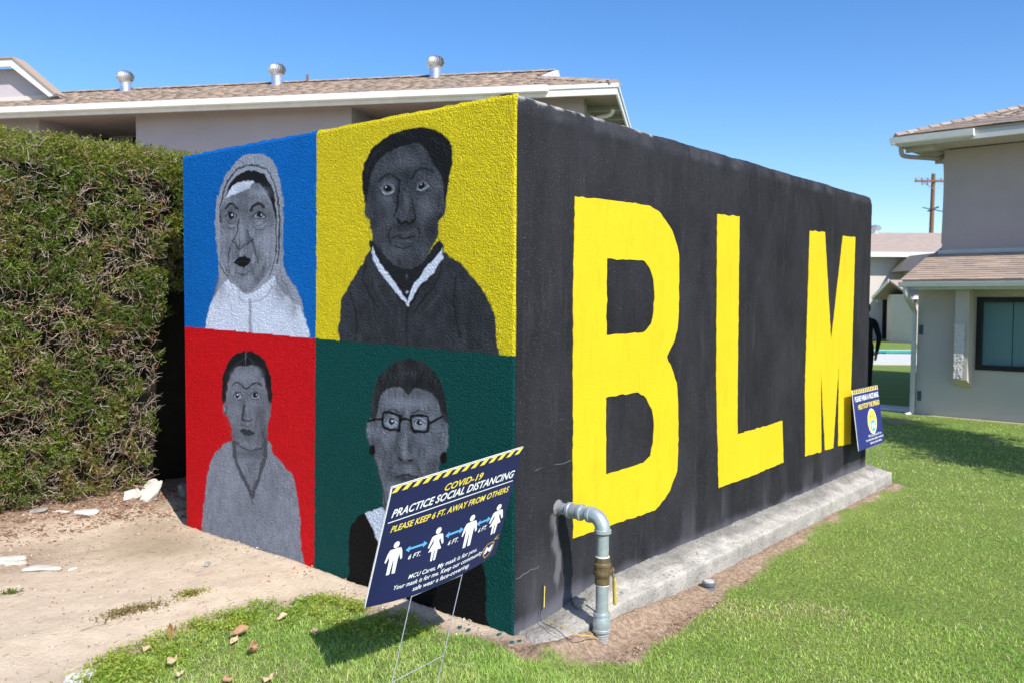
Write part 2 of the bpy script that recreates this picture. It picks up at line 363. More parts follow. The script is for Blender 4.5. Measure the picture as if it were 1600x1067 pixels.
def eye(T, x, y, rx, ry, wht, dark, rr=None):
    blob(T, x, y, rx, ry, g(wht), .9, 1); rr = rr or ry*.85
    blob(T, x, y-ry*.1, rr, rr, g(dark), .98, 1); blob(T, x+rr*.4, y-rr*.3, rr*.33, rr*.33, g(.75), .8, 1)
    stroke(T, [(x-rx*1.25, y+ry*.2), (x-rx*.5, y-ry*.95), (x+rx*.4, y-ry), (x+rx*1.3, y+ry*.25)], max(5, ry*.35), g(dark), .9)
    stroke(T, [(x-rx*1.1, y+ry*.5), (x, y+ry*1.25), (x+rx*1.1, y+ry*.45)], 4, g(dark*1.5), .6)
I = (0, 0, 1)
BL, YE, RE, GR = (.0, .145, .54), (.74, .60, .016), (.62, .004, .010), (.0, .065, .060)
vx = np.interp(PY, [200, 870], [495.2, 491]); hy = np.interp(PX, [288, 495, 803], [510, 529, 556])
left = PX+wig*.4 < vx; up = PY+wig*.4 < hy
for m_, c_ in ((left & up, BL), (~left & up, YE), (left & ~up, RE), (~left & ~up, GR)): C[m_] = c_
C *= (1+.07*fbm(n_w, 2.5, 3, 40)+.05*vnoise(n_w, 26, 41))[:, None]
# --- portrait, blue panel: figure in a long pale veil
CLIP[0] = up
T = (330, 230, .2812)
poly(T, smooth_poly([(20, 385), (32, 300), (68, 185), (120, 100), (180, 52), (240, 38), (300, 46), (342, 82), (372, 150), (393, 260), (403, 400), (398, 560), (405, 680), (440, 745), (490, 825), (516, 920), (528, 1040), (500, 1075), (100, 1075), (-20, 1060), (-30, 1000), (-20, 925), (5, 850), (27, 790), (40, 700), (30, 560)]), g(.36), .8, 1, .18, 1)
poly(T, smooth_poly([(-28, 1000), (-18, 920), (8, 850), (45, 790), (95, 735), (125, 755), (155, 790), (192, 818), (245, 800), (300, 760), (345, 715), (365, 760), (400, 810), (455, 855), (500, 900), (520, 960), (528, 1070), (240, 1090), (-25, 1070)]), g(.66), 1.2, 1, .07, 2)
poly(T, smooth_poly([(68, 300), (100, 235), (150, 200), (230, 192), (292, 218), (332, 280), (352, 350), (354, 500), (342, 620), (310, 705), (245, 780), (195, 812), (150, 782), (100, 722), (65, 640), (48, 520), (52, 380)]), g(.25), .8, 1, .32, 5)
poly(T, [(62, 300), (85, 232), (120, 180), (170, 140), (240, 128), (300, 155), (342, 230), (362, 330), (358, 400), (344, 330), (312, 255), (272, 208), (225, 190), (160, 196), (110, 232), (80, 288)], g(.035), .8)
poly(T, [(78, 290), (98, 240), (150, 198), (200, 190), (240, 194), (225, 216), (180, 246), (130, 262), (82, 284)], g(.68), .8)
for pts, w in (([(50, 420), (52, 330), (75, 235), (118, 155), (180, 110), (250, 106), (312, 132), (350, 205), (374, 330), (378, 500), (368, 650)], 9), ([(42, 640), (70, 690), (95, 730), (120, 760)], 7), ([(358, 380), (362, 520), (350, 640), (318, 715)], 7)): stroke(T, pts, w, g(.05), .85)
stroke(T, [(70, 300), (92, 220), (140, 160), (195, 128), (255, 122), (315, 155), (350, 225)], 10, g(.45), .6)
for pts in ([(55, 560), (50, 700), (20, 830)], [(388, 300), (392, 500), (386, 700), (430, 800), (470, 900)], [(375, 700), (365, 780), (395, 840)]): stroke(T, pts, 6, g(.14), .5, 1.2)
blob(T, 385, 800, 55, 90, g(.17), .55); blob(T, 455, 900, 30, 70, g(.2), .5); blob(T, 55, 800, 30, 70, g(.3), .5)
stroke(T, [(150, 800), (165, 850), (215, 862), (290, 840), (345, 775)], 7, g(.33), .6, 1.5)
stroke(T, [(120, 790), (100, 830), (110, 900), (120, 960)], 6, g(.42), .5, 1.5)
stroke(T, [(218, 850), (216, 930), (222, 1030)], 16, g(.3), .6, 1.5); stroke(T, [(218, 850), (215, 930), (220, 1030)], 4, g(.15), .6)
blob(T, 180, 320, 45, 110, g(.16), .6); blob(T, 110, 365, 42, 42, g(.14), .6); blob(T, 268, 365, 50, 48, g(.15), .6)
blob(T, 295, 520, 45, 90, g(.36), .5); blob(T, 85, 520, 25, 70, g(.32), .5); blob(T, 280, 255, 55, 35, g(.34), .55); blob(T, 170, 480, 16, 60, g(.36), .6); blob(T, 180, 750, 45, 35, g(.34), .5)
blob(T, 120, 440, 30, 14, g(.38), .5); blob(T, 275, 430, 38, 14, g(.38), .5)
for k in range(26):     # wrinkle brushwork
    x0 = random.uniform(70, 335); y0 = random.uniform(480, 720); cx_ = 190
    stroke(T, [(x0, y0), (x0+(cx_-x0)*.06, y0+random.uniform(20, 60))], 3.5, g(random.choice((.1, .12, .42, .45))), .5)
for k in range(8): stroke(T, [(110+k*24, 285+random.uniform(-15, 10)), (125+k*24, 282+random.uniform(-15, 10))], 3.5, g(.13), .5)
eye(T, 110, 382, 25, 17, .34, .02, 17); eye(T, 270, 382, 29, 18, .36, .02, 18)
stroke(T, [(78, 345), (100, 320), (125, 322), (148, 345)], 13, g(.05), .9); stroke(T, [(222, 350), (240, 325), (268, 312), (290, 332)], 15, g(.05), .9)
for pts in ([(82, 410), (110, 428), (140, 412)], [(85, 440), (108, 458), (132, 445)], [(232, 415), (262, 438), (305, 412)], [(235, 440), (268, 465), (310, 440)]): stroke(T, pts, 4.5, g(.08), .7)
for pts, w in (([(150, 400), (146, 460), (128, 505), (118, 525)], 6), ([(203, 460), (210, 500), (228, 520)], 6), ([(118, 525), (140, 545), (158, 572), (176, 550), (200, 540), (226, 518)], 7), ([(112, 540), (100, 590), (95, 640)], 6), ([(222, 530), (248, 585), (258, 640)], 6), ([(150, 700), (175, 712), (215, 695)], 4)): stroke(T, pts, w, g(.05), .75)
poly(T, [(122, 640), (140, 622), (158, 608), (172, 612), (186, 603), (205, 615), (222, 632), (205, 652), (182, 672), (160, 664), (142, 654)], g(.025), .7)
stroke(T, [(140, 642), (175, 636), (205, 636)], 3, g(.1), .6)
# --- portrait, yellow panel: bust in a dark coat with a white collar
T = (540, 190, .2812)
poly(I, smooth_poly([(588, 378), (581, 386), (563.5, 415.7), (545, 447), (535, 465), (531.5, 490), (530.5, 530), (545, 545), (650, 560), (777, 568), (777, 545), (774, 494), (764, 470), (752.6, 451), (735, 430), (721, 413), (706, 403), (691, 394), (660, 420), (635, 440)], 3), g(.058), .8, 1, .22, 3)
poly(T, smooth_poly([(150, 660), (230, 760), (340, 800), (440, 760), (522, 660), (545, 745), (420, 930), (345, 1030), (240, 900), (135, 715)]), g(.035), .8)
poly(T, smooth_poly([(92, 300), (108, 225), (150, 150), (220, 92), (300, 55), (380, 38), (460, 40), (530, 66), (575, 110), (594, 165), (588, 240), (575, 330), (560, 420), (556, 500), (520, 560), (500, 640), (450, 740), (340, 790), (230, 730), (160, 660), (132, 550), (108, 525), (103, 490), (106, 450), (95, 380)]), g(.026), .8)
poly(T, smooth_poly([(135, 340), (165, 240), (225, 180), (330, 135), (400, 118), (440, 150), (480, 220), (520, 290), (542, 350), (543, 440), (520, 540), (517, 620), (480, 700), (440, 770), (390, 812), (340, 822), (270, 800), (222, 745), (165, 680), (140, 610), (128, 545), (104, 520), (110, 450)]), g(.075), 1., 1, .3, 7)
blob(T, 540, 475, 18, 48, g(.12), .8); blob(T, 118, 500, 12, 45, g(.09), .8)
for x, y, rx, ry, v, a in ((330, 230, 90, 45, .125, .7), (225, 430, 65, 75, .125, .75), (440, 480, 55, 90, .135, .75), (235, 350, 45, 30, .14, .6), (490, 350, 40, 60, .12, .6), (338, 470, 18, 80, .12, .6), (290, 720, 70, 45, .12, .65), (420, 700, 50, 50, .10, .6), (250, 250, 60, 40, .10, .5), (340, 310, 35, 60, .04, .6), (290, 420, 25, 90, .035, .6), (180, 520, 50, 90, .05, .5), (480, 620, 40, 90, .04, .6), (330, 580, 70, 28, .035, .7), (150, 430, 30, 100, .045, .5)): blob(T, x, y, rx, ry, g(v), a)
stroke(T, [(185, 330), (225, 300), (270, 305), (300, 335)], 13, g(.03), .75); stroke(T, [(365, 320), (390, 280), (440, 262), (485, 285)], 14, g(.03), .75)
blob(T, 233, 374, 36, 28, g(.19), .7, 1); blob(T, 231, 372, 30, 23, g(.11), 1, 1); blob(T, 233, 373, 21, 21, g(.012), 1, 1); blob(T, 226, 364, 5, 5, g(.6), .8, 1)
stroke(T, [(203, 385), (215, 403), (240, 406), (264, 386)], 6, g(.34), .8)
blob(T, 427, 360, 34, 24, g(.19), .7, 1); blob(T, 426, 358, 29, 19, g(.13), 1, 1); blob(T, 424, 360, 20, 19, g(.012), 1, 1); blob(T, 419, 352, 5, 5, g(.6), .8, 1)
stroke(T, [(395, 372), (420, 386), (452, 374), (462, 356)], 5, g(.3), .75)
stroke(T, [(180, 385), (205, 405), (240, 420), (275, 402)], 5, g(.03), .7); stroke(T, [(385, 385), (420, 402), (465, 385)], 5, g(.03), .7)
for pts, w in (([(300, 330), (290, 420), (288, 480), (268, 530)], 9), ([(370, 440), (380, 500), (385, 540)], 7), ([(285, 545), (310, 570), (335, 560), (360, 568), (384, 545)], 16), ([(262, 650), (290, 640), (318, 654), (345, 648), (385, 640)], 8), ([(275, 690), (320, 705), (365, 690)], 5), ([(250, 590), (240, 640), (255, 680)], 6), ([(400, 590), (412, 640), (400, 680)], 6)): stroke(T, pts, w, g(.018), .85)
stroke(T, [(280, 625), (310, 618), (330, 628), (370, 615)], 7, g(.12), .6); stroke(T, [(290, 672), (330, 668), (370, 670)], 7, g(.13), .6)
stroke(T, [(515, 470), (535, 460), (545, 490)], 6, g(.03), .8)
for pts in ([(300, 70), (340, 62), (370, 90)], [(150, 200), (200, 140)], [(540, 120), (565, 190)], [(120, 300), (130, 230)], [(480, 90), (520, 130)]): stroke(T, pts, 12, g(.055), .5, 1.5)
poly(T, [(147, 695), (160, 722), (192, 790), (240, 850), (292, 920), (347, 1008), (347, 1032), (298, 968), (230, 892), (178, 822), (140, 728)], g(.66), .7); poly(T, [(541, 700), (541, 762), (482, 852), (422, 902), (378, 972), (347, 1032), (346, 1004), (368, 930), (410, 862), (462, 800), (505, 755)], g(.66), .7)
blob(T, 342, 948, 7, 9, g(.45), .9, 1); blob(T, 340, 862, 6, 16, g(.14), .8)
for pts in ([(110, 800), (95, 870), (130, 960), (180, 1040)], [(540, 790), (500, 900), (430, 990), (380, 1060)], [(345, 1035), (340, 1150), (350, 1290)], [(620, 860), (600, 1000), (640, 1200)], [(30, 960), (60, 1100), (50, 1220)]): stroke(T, pts, 9, g(.022), .7, 1.3)
for pts in ([(150, 850), (190, 960), (260, 1060)], [(560, 840), (520, 960), (440, 1060)]): stroke(T, pts, 14, g(.085), .5, 2)
# --- portrait, red panel: figure with centre-parted hair and open collar
CLIP[0] = ~up
T = (310, 540, .2906)
poly(T, smooth_poly([(185, 505), (100, 562), (66, 620), (46, 720), (35, 830), (26, 920), (30, 1400), (560, 1400), (552, 1067), (545, 900), (530, 790), (513, 715), (480, 660), (400, 570), (370, 505)]), g(.255), .8, 1, .12, 9)
poly(T, smooth_poly([(148, 300), (150, 250), (165, 180), (190, 125), (220, 105), (300, 102), (332, 120), (357, 170), (377, 260), (391, 310), (388, 370), (374, 420), (368, 510), (345, 620), (290, 795), (225, 665), (190, 560), (182, 455), (152, 380), (134, 330)]), g(.215), .8, 1, .18, 12)
poly(T, smooth_poly([(130, 305), (128, 200), (148, 110), (195, 50), (250, 30), (312, 38), (352, 75), (382, 140), (396, 220), (396, 300), (384, 300), (372, 250), (354, 170), (332, 122), (300, 104), (255, 110), (222, 105), (190, 127), (166, 180), (152, 245), (146, 302)]), g(.035), .8, 1, .4, 2)
stroke(T, [(255, 36), (254, 100)], 4, g(.2), .8)
for k in range(9): stroke(T, [(250-k*4, 60+k*4), (200-k*6, 90+k*14), (160-k*2, 150+k*16)], 3, g(.1), .35); stroke(T, [(262+k*4, 60+k*4), (320+k*5, 90+k*12), (358+k*3, 150+k*14)], 3, g(.1), .35)
for x, y, rx, ry, v, a in ((250, 160, 70, 40, .28, .5), (190, 350, 35, 60, .26, .5), (335, 360, 28, 60, .13, .6), (350, 480, 22, 80, .09, .6), (200, 460, 30, 50, .14, .4), (270, 500, 60, 40, .15, .5), (255, 520, 30, 18, .3, .4), (240, 640, 30, 80, .26, .5), (280, 580, 80, 22, .12, .6), (245, 350, 16, 60, .12, .6), (262, 340, 8, 60, .3, .5), (140, 330, 8, 30, .3, .6), (160, 700, 60, 90, .29, .5), (330, 900, 120, 120, .21, .5), (420, 720, 60, 60, .2, .4)): blob(T, x, y, rx, ry, g(v), a)
for pts, w, v in (([(188, 515), (195, 580), (215, 655), (252, 730), (288, 812)], 20, .115), ([(366, 510), (356, 600), (335, 680), (288, 812)], 20, .115), ([(288, 812), (292, 850)], 10, .17), ([(200, 515), (235, 545), (290, 562), (340, 545), (360, 500)], 12, .12), ([(182, 218), (205, 196), (232, 212), (258, 232), (290, 208), (314, 196), (340, 214)], 8, .055), ([(246, 320), (236, 385), (246, 400)], 6, .05), ([(240, 398), (262, 405), (290, 395)], 6, .04), ([(225, 460), (243, 448), (262, 456), (280, 455), (298, 470)], 7, .05), ([(142, 320), (150, 345), (146, 370)], 5, .06), ([(232, 425), (255, 435), (285, 425)], 4, .1)): stroke(T, pts, w, g(v), .85)
poly(T, smooth_poly([(226, 462), (245, 446), (262, 454), (278, 456), (296, 472), (270, 482), (244, 476)]), g(.06), .7, .8)
for x in (210, 307): blob(T, x, 266, 21, 15, g(.42), .8, 1); blob(T, x, 264, 13, 14, g(.02), 1, 1); blob(T, x+4, 259, 4, 4, g(.7), .9, 1); stroke(T, [(x-26, 266), (x-8, 247), (x+12, 248), (x+26, 266)], 5, g(.04), .85); stroke(T, [(x-20, 282), (x, 290), (x+20, 282)], 4, g(.09), .6)
# --- portrait, green panel: figure with glasses, white collar, black robe
T = (540, 550, .2812)
poly(I, smooth_poly([(544.5, 1010), (544.8, 893), (545.7, 840), (549, 822), (557, 809), (570, 800), (600, 792), (640, 800), (700, 835), (735, 850), (749, 872), (758, 898), (760.5, 968), (761, 1010)], 3), g(.011), .8)
poly(T, [(105, 892), (205, 856), (215, 880), (300, 1150), (240, 1150), (195, 1085), (150, 980)], g(.64), .8)
poly(T, smooth_poly([(118, 400), (130, 378), (160, 350), (180, 300), (190, 250), (230, 205), (300, 180), (400, 180), (480, 205), (525, 280), (545, 370), (572, 410), (573, 500), (556, 560), (530, 600), (508, 730), (480, 900), (340, 1000), (225, 900), (202, 740), (165, 600), (145, 535), (122, 470)]), g(.17), .8, 1, .32, 15)
poly(T, smooth_poly([(148, 372), (146, 250), (178, 150), (240, 82), (330, 40), (400, 42), (462, 75), (512, 130), (546, 210), (561, 300), (571, 385), (545, 375), (522, 290), (490, 232), (430, 208), (385, 202), (350, 242), (322, 205), (280, 188), (222, 210), (190, 262), (178, 330), (165, 375)]), g(.055), .9, 1, .5, 4)
for k in range(16): x0 = 190+k*22; stroke(T, [(x0, 190-60*math.sin(k/15*3.1)), (x0+(x0-350)*.12, 110-40*math.sin(k/15*3.1)+40)], 4, g(.14), .35)
for x, y, rx, ry, v, a in ((350, 280, 120, 35, .25, .6), (250, 270, 40, 30, .23, .5), (450, 270, 40, 40, .23, .5), (330, 520, 18, 90, .26, .6), (220, 480, 45, 55, .22, .5), (450, 500, 50, 60, .21, .5), (290, 490, 14, 90, .08, .6), (375, 500, 14, 90, .09, .5), (340, 610, 60, 22, .07, .7), (340, 700, 90, 22, .06, .7), (240, 640, 40, 70, .09, .5), (470, 640, 35, 70, .1, .5), (180, 560, 25, 80, .11, .5), (550, 460, 14, 60, .26, .6), (130, 430, 12, 40, .26, .6), (250, 760, 40, 60, .21, .4)): blob(T, x, y, rx, ry, g(v), a)
for cx_, cy_ in ((256, 385), (410, 397)):
    blob(T, cx_, cy_, 42, 34, g(.27), .8, 1); blob(T, cx_, cy_, 25, 16, g(.42), .8, 1); blob(T, cx_-2, cy_-2, 16, 16, g(.03), 1, 1); blob(T, cx_+4, cy_-7, 5, 5, g(.7), .9, 1)
    stroke(T, [(cx_-34, cy_-6), (cx_-8, cy_-24), (cx_+32, cy_-4)], 6, g(.05), .8)
for pts in ([(208, 336), (228, 330), (298, 350), (306, 362), (298, 425), (282, 433), (222, 420), (206, 396), (208, 336)], [(362, 358), (375, 352), (445, 355), (460, 370), (458, 430), (440, 440), (378, 433), (362, 400), (362, 358)], [(305, 374), (335, 366), (362, 376)], [(206, 368), (165, 375), (130, 384)], [(462, 396), (500, 375), (535, 360)]): stroke(T, pts, 14, g(.008), .97)
for pts, w, v in (([(230, 325), (265, 318), (298, 335)], 9, .07), ([(370, 335), (410, 325), (450, 342)], 9, .07), ([(300, 590), (312, 602)], 14, .03), ([(352, 602), (368, 596)], 14, .03), ([(285, 690), (330, 678), (400, 690)], 9, .03), ([(545, 400), (555, 450), (545, 510)], 5, .08), ([(265, 620), (240, 670)], 5, .07), ([(395, 620), (420, 670)], 5, .07), ([(165, 600), (205, 740), (222, 860)], 5, .07)): stroke(T, pts, w, g(v), .8)
blob(T, 150, 545, 16, 27, g(.01), 1, 1); blob(T, 545, 588, 20, 32, g(.01), 1, 1)

lum = C.mean(1); sat_ = C.max(1)-C.min(1); grey = sat_ < .38*C.max(1)+.003
for msk, ref, k_, gn in ((left & up, .16, .42, 1.0), (~left & up, .040, .55, 1.05), (left & ~up, .14, .45, 1.05), (~left & ~up, .10, .45, 1.05)):
    m_ = msk & grey; f_ = np.clip((np.maximum(lum[m_], .004)/ref)**k_, .45, 1.7)*gn; f_ = f_+(1-f_)*sstep(.22, .42, lum[m_]); C[m_] = C[m_]*f_[:, None]
# roughcast relief (real geometry), then the four painted panels
rel = vnoise(n_w, 100, 60)*.0009+np.abs(vnoise(n_w, 90, 61))*.0008+vnoise(n_w, 160, 62)*.0010+fbm(n_w, 1.2, 2, 63)*.004
edge = sstep(0, .02, Yf)*sstep(0, .02, BD-Yf); tope = sstep(BH, BH-.02, Zf)
xw = -rel*edge+.006*(1-sstep(0, .012, Yf))+.008*(1-tope)
zw = Zf+np.where(Zf > BH-.001, .004*vnoise(n_w, 20, 70)+.003*vnoise(n_w, 5, 71), 0)
VW = np.stack([xw, Yf, zw], -1); Q = grid_quads(ny, nz)
mm, nt, b = nodes('mural_masonry_paint'); b.inputs['Roughness'].default_value = .7; b.inputs['Specular IOR Level'].default_value = .16
sc_ = mixc(nt, ramp(nt, noise(nt, 160, 3, .7), .66, .70), attr(nt), (.7, .7, .65)); nt.links.new(mixc(nt, ramp(nt, noise(nt, 160, 3, .7), .0, .01), attr(nt), attr(nt)), b.inputs['Base Color'])
vv_ = N(nt, 'ShaderNodeTexVoronoi'); vv_.inputs['Scale'].default_value = 115; vv_.inputs['Randomness'].default_value = 1; nzc = N(nt, 'ShaderNodeTexNoise'); nzc.inputs['Scale'].default_value = 60; tcx = N(nt, 'ShaderNodeTexCoord'); vsc = N(nt, 'ShaderNodeVectorMath', operation='SCALE'); vsc.inputs['Scale'].default_value = .012; vad = N(nt, 'ShaderNodeVectorMath', operation='ADD')
nt.links.new(tcx.outputs['Object'], nzc.inputs['Vector']); nt.links.new(nzc.outputs['Color'], vsc.inputs[0]); nt.links.new(tcx.outputs['Object'], vad.inputs[0]); nt.links.new(vsc.outputs[0], vad.inputs[1]); nt.links.new(vad.outputs[0], vv_.inputs['Vector'])
pv = bump(nt, b, ramp(nt, vv_.outputs['Distance'], .0, .75, (1, 1, 1, 1), (0, 0, 0, 1)), 1., .0058); pv = bump(nt, b, noise(nt, 170, 3, .65), .8, .005, pv); bump(nt, b, noise(nt, 320, 2, .6), .4, .002, pv)
cx4 = PX[Q].mean(1) < np.interp(PY[Q].mean(1), [200, 870], [495.2, 491]); cy4 = PY[Q].mean(1) < np.interp(PX[Q].mean(1), [288, 495, 803], [510, 529, 556])
for sel, lab in ((cx4 & cy4, 'blue panel painted with a grey portrait of a figure in a long pale veil'), (~cx4 & cy4, 'yellow panel painted with a dark grey bust in a coat with white collar'),
                 (cx4 & ~cy4, 'red panel painted with a grey portrait of a figure with centre-parted hair'), (~cx4 & ~cy4, 'dark green panel painted with a grey portrait wearing glasses and black robe')):
    q = Q[sel]; u_, inv = np.unique(q.ravel(), return_inverse=True)
    o = mobj('mural_panel', npmesh('mural_panel', VW[u_], quads=inv.reshape(-1, 4)[:, ::-1], col=C[u_], smooth=True), mm, hut); o['label'] = lab

# black wall: rounded worn top edge, stains as an attribute
nx = 403; xx = np.linspace(.004, BW, nx); prof = [(z, 0.) for z in np.linspace(-.14, 2.40, 204)]+[(2.42, .0015), (2.44, .005), (2.458, .009), (2.474, .014), (2.488, .022), (2.497, .034), (2.501, .055), (2.503, .12)]
pz = np.array([p[0] for p in prof]); py_ = np.array([p[1] for p in prof]); XX, KK = np.meshgrid(xx, np.arange(len(prof)), indexing='ij')
xb, zb, yb = XX.ravel(), pz[KK.ravel()], py_[KK.ravel()]
nb = np.stack([xb, zb, yb*0], -1)
yb = yb+fbm(nb, 1.1, 2, 80)*.003*(zb > 0)*(xb > .03)+vnoise(nb, 14, 81)*.0012*(zb < 2.40)+np.where(zb > 2.41, .005*fbm(nb, 6, 3, 82)+.004*vnoise(nb, 45, 92), 0)
zb2 = zb+np.where(zb > 2.40, .006*fbm(nb, 4, 3, 83), 0)
bx, by_ = proj(np.stack([xb, yb, zb], -1)); Cb = np.zeros((len(xb), 3))
worn = sstep(2.476, 2.486, zb+.026*fbm(nb, 18, 3, 84)-.004-.010*(xb > .5)-.018*(xb > 1.4))*sstep(.0, .25, fbm(nb, 5, 3, 85)+.42*(xb < 1.3)+.05); Cb[:, 0] = worn*.8
lowz = np.interp(xb, [0, .4, 2, 5], [-.02, .01, .0, .04]); Cb[:, 1] = sstep(.10, .0, zb-lowz+.05*fbm(nb, 5, 3, 86))*.75+.28*sstep(.5, .05, zb)*sstep(.1, .7, fbm(nb*[1, .25, 1], 6, 3, 87)+.2)
drip = sdist(bx, by_, [(868, 790), (866, 815), (868, 850), (872, 880), (871, 910), (869, 950)], False)
Cb[:, 2] = sstep(6, 2, drip+3*vnoise(nb*[1, .3, 1], 60, 88)*1.2+np.clip((by_-890)/10, 0, 8))*(by_ > 803)
Cb[:, 1] = np.maximum(Cb[:, 1], .22*sstep(2.405, 2.43, zb+.02*fbm(nb, 8, 2, 90))*sstep(-.5, .5, fbm(nb, 7, 3, 93)))
VB = np.stack([xb, yb, zb2], -1)
bm_, nt, b = nodes('black_masonry_paint'); b.inputs['Roughness'].default_value = .72; b.inputs['Specular IOR Level'].default_value = .14
at = N(nt, 'ShaderNodeAttribute'); at.attribute_name = 'Col'; sp = N(nt, 'ShaderNodeSeparateColor'); nt.links.new(at.outputs['Color'], sp.inputs[0])
c0 = mixc(nt, ramp(nt, noise(nt, 1.6, 7, .68, stretch=(1.3, 1, .7)), .36, .66), (.013, .013, .0155), (.029, .029, .035))
c0 = mixc(nt, ramp(nt, noise(nt, 7, 5, .7, stretch=(1.5, 1, .25)), .55, .75), c0, (.040, .040, .047))
c0 = mixc(nt, ramp(nt, noise(nt, 170, 2, .6), .665, .70), c0, (.15, .15, .165))
c0 = mixc(nt, sp.outputs[1], c0, (.12, .12, .145)); c0 = mixc(nt, sp.outputs[2], c0, (.12, .12, .135)); c0 = mixc(nt, sp.outputs[0], c0, (.42, .40, .38))
# hairline cracks
vo = N(nt, 'ShaderNodeTexVoronoi', feature='DISTANCE_TO_EDGE'); vo.inputs['Scale'].default_value = .8; tc = N(nt, 'ShaderNodeTexCoord'); mp = N(nt, 'ShaderNodeVectorMath', operation='ADD')
nn = N(nt, 'ShaderNodeTexNoise'); nn.inputs['Scale'].default_value = 5; nt.links.new(tc.outputs['Object'], nn.inputs['Vector']); sc2 = N(nt, 'ShaderNodeVectorMath', operation='SCALE'); sc2.inputs['Scale'].default_value = .25
nt.links.new(nn.outputs['Color'], sc2.inputs[0]); nt.links.new(tc.outputs['Object'], mp.inputs[0]); nt.links.new(sc2.outputs[0], mp.inputs[1]); nt.links.new(mp.outputs[0], vo.inputs['Vector'])
ck = N(nt, 'ShaderNodeMath', operation='MULTIPLY'); nt.links.new(ramp(nt, vo.outputs[0], .001, .0035, (1, 1, 1, 1), (0, 0, 0, 1)), ck.inputs[0]); nt.links.new(ramp(nt, noise(nt, .9, 2), .5, .56), ck.inputs[1])
nt.links.new(c0, b.inputs['Base Color']); pv = bump(nt, b, noise(nt, 110, 3, .62), .55, .0045); bump(nt, b, noise(nt, 300, 2, .6), .3, .002, pv)
mobj('lettered_wall', npmesh('lettered_wall', VB, quads=grid_quads(nx, len(prof)), col=Cb, smooth=True), bm_, hut)['label'] = 'black painted stucco wall with worn rounded top edge'
mb = MB(); mb.box((.035, .035, -.14), (BW-.03, BD-.03, 2.47)); mb.build('block_core', M['dark_void'], hut)
mb = MB(); mb.box((.02, .11, 2.44), (BW-.01, BD-.01, 2.494)); mb.build('roof_slab', M['concrete'], hut)
mb = MB(); mb.box((BW-.028, .02, -.3), (BW+.002, BD-.02, 2.49)); mb.box((.01, BD-.028, -.3), (BW-.03, BD, 2.49)); mb.build('rear_wall', bm_, hut)

# the painted letters: thin raised paint sheets with hand-cut edges
def wallpt(px, py): q = onp(px, py, 1, -.0035); return (q[0], q[2])
def letter(outlines, lab):
    bm = bmesh.new()
    for ol in outlines:
        p = [wallpt(*q) for q in ol]; pts = []
        for i in range(len(p)):
            a, b_ = np.array(p[i]), np.array(p[(i+1) % len(p)]); L = np.linalg.norm(b_-a); k = max(1, int(L/.03)); nrm = np.array([-(b_-a)[1], (b_-a)[0]])/max(L, 1e-6)
            for t in range(k): pts.append(a+(b_-a)*t/k+nrm*random.gauss(0, .0022)*(t > 0))
        vs_ = [bm.verts.new((q[0], -.0035, q[1])) for q in pts]
        for i in range(len(vs_)): bm.edges.new((vs_[i], vs_[(i+1) % len(vs_)]))
    bmesh.ops.triangle_fill(bm, use_beauty=True, use_dissolve=False, edges=bm.edges[:])
    ex = bmesh.ops.extrude_face_region(bm, geom=bm.faces[:])
    for v in ex['geom']:
        if isinstance(v, bmesh.types.BMVert): v.co.y += .0035
    bmesh.ops.recalc_face_normals(bm, faces=bm.faces)
    me = bpy.data.meshes.new('painted_letter'); bm.to_mesh(me); bm.free(); o = mobj('painted_letter', me, ym, hut); o['label'] = lab
ym, nt, b = nodes('yellow_letter_paint'); b.inputs['Roughness'].default_value = .6; b.inputs['Specular IOR Level'].default_value = .3
c0 = mixc(nt, ramp(nt, noise(nt, 2.2, 6, .7), .3, .7), (.69, .515, .012), (.64, .47, .010)); c0 = mixc(nt, ramp(nt, noise(nt, 90, 2, .6), .73, .76), c0, (.55, .45, .03))
c0 = mixc(nt, ramp(nt, noise(nt, 5, 6, .72, stretch=(2.5, 1, .5)), .52, .75), c0, (.55, .40, .012)); nt.links.new(c0, b.inputs['Base Color']); bump(nt, b, noise(nt, 110, 3, .62), .55, .0045)
letter([[(898.3, 307.2), (960, 314), (1015.5, 321.9), (1032.8, 334), (1050, 359.8), (1058.6, 385.7), (1061.2, 398.6), (1061.5, 440), (1060.8, 484.8), (1058.6, 515), (1054.3, 532.2), (1046.5, 547.3), (1042.2, 557.2), (1050, 575.3), (1057.3, 596.9), (1059.5, 625), (1060, 670), (1059.5, 709.4), (1058, 735.7), (1047, 766), (1038.5, 779.4), (1023, 797), (960, 818), (895.4, 840.7), (895.4, 640), (895.7, 441.7)],
        [(948.7, 404.2), (1006.9, 408), (1015.5, 420), (1021, 437.4), (1022.8, 459), (1021.5, 484.8), (1017.7, 506.4), (1006, 519.3), (947.8, 523.6)],
        [(947, 620.6), (997, 612.3), (1010, 621.9), (1018.8, 639.4), (1021.9, 661.3), (1020.6, 691.9), (1016.6, 711.6), (1005.7, 722.5), (947, 740.9)]], 'big yellow painted letter B nearest the pipe')
letter([[(1121, 334.8), (1155.6, 338.3), (1154, 480), (1152.6, 599.9), (1152.7, 677.9), (1222.7, 656.9), (1224.5, 721.7), (1180, 741), (1123, 761.9), (1119.4, 600), (1120, 470)]], 'yellow painted letter L in the middle')
letter([[(1265.5, 361), (1289.2, 362.8), (1298.7, 533), (1317.2, 369.3), (1336.6, 371), (1330, 599.9), (1329.5, 692.8), (1309.8, 696.3), (1310.5, 571), (1302, 699.8), (1289, 702.8), (1282.7, 575.3), (1283.5, 705), (1258.2, 712.5), (1258, 600)]], 'yellow painted letter M at the far end')

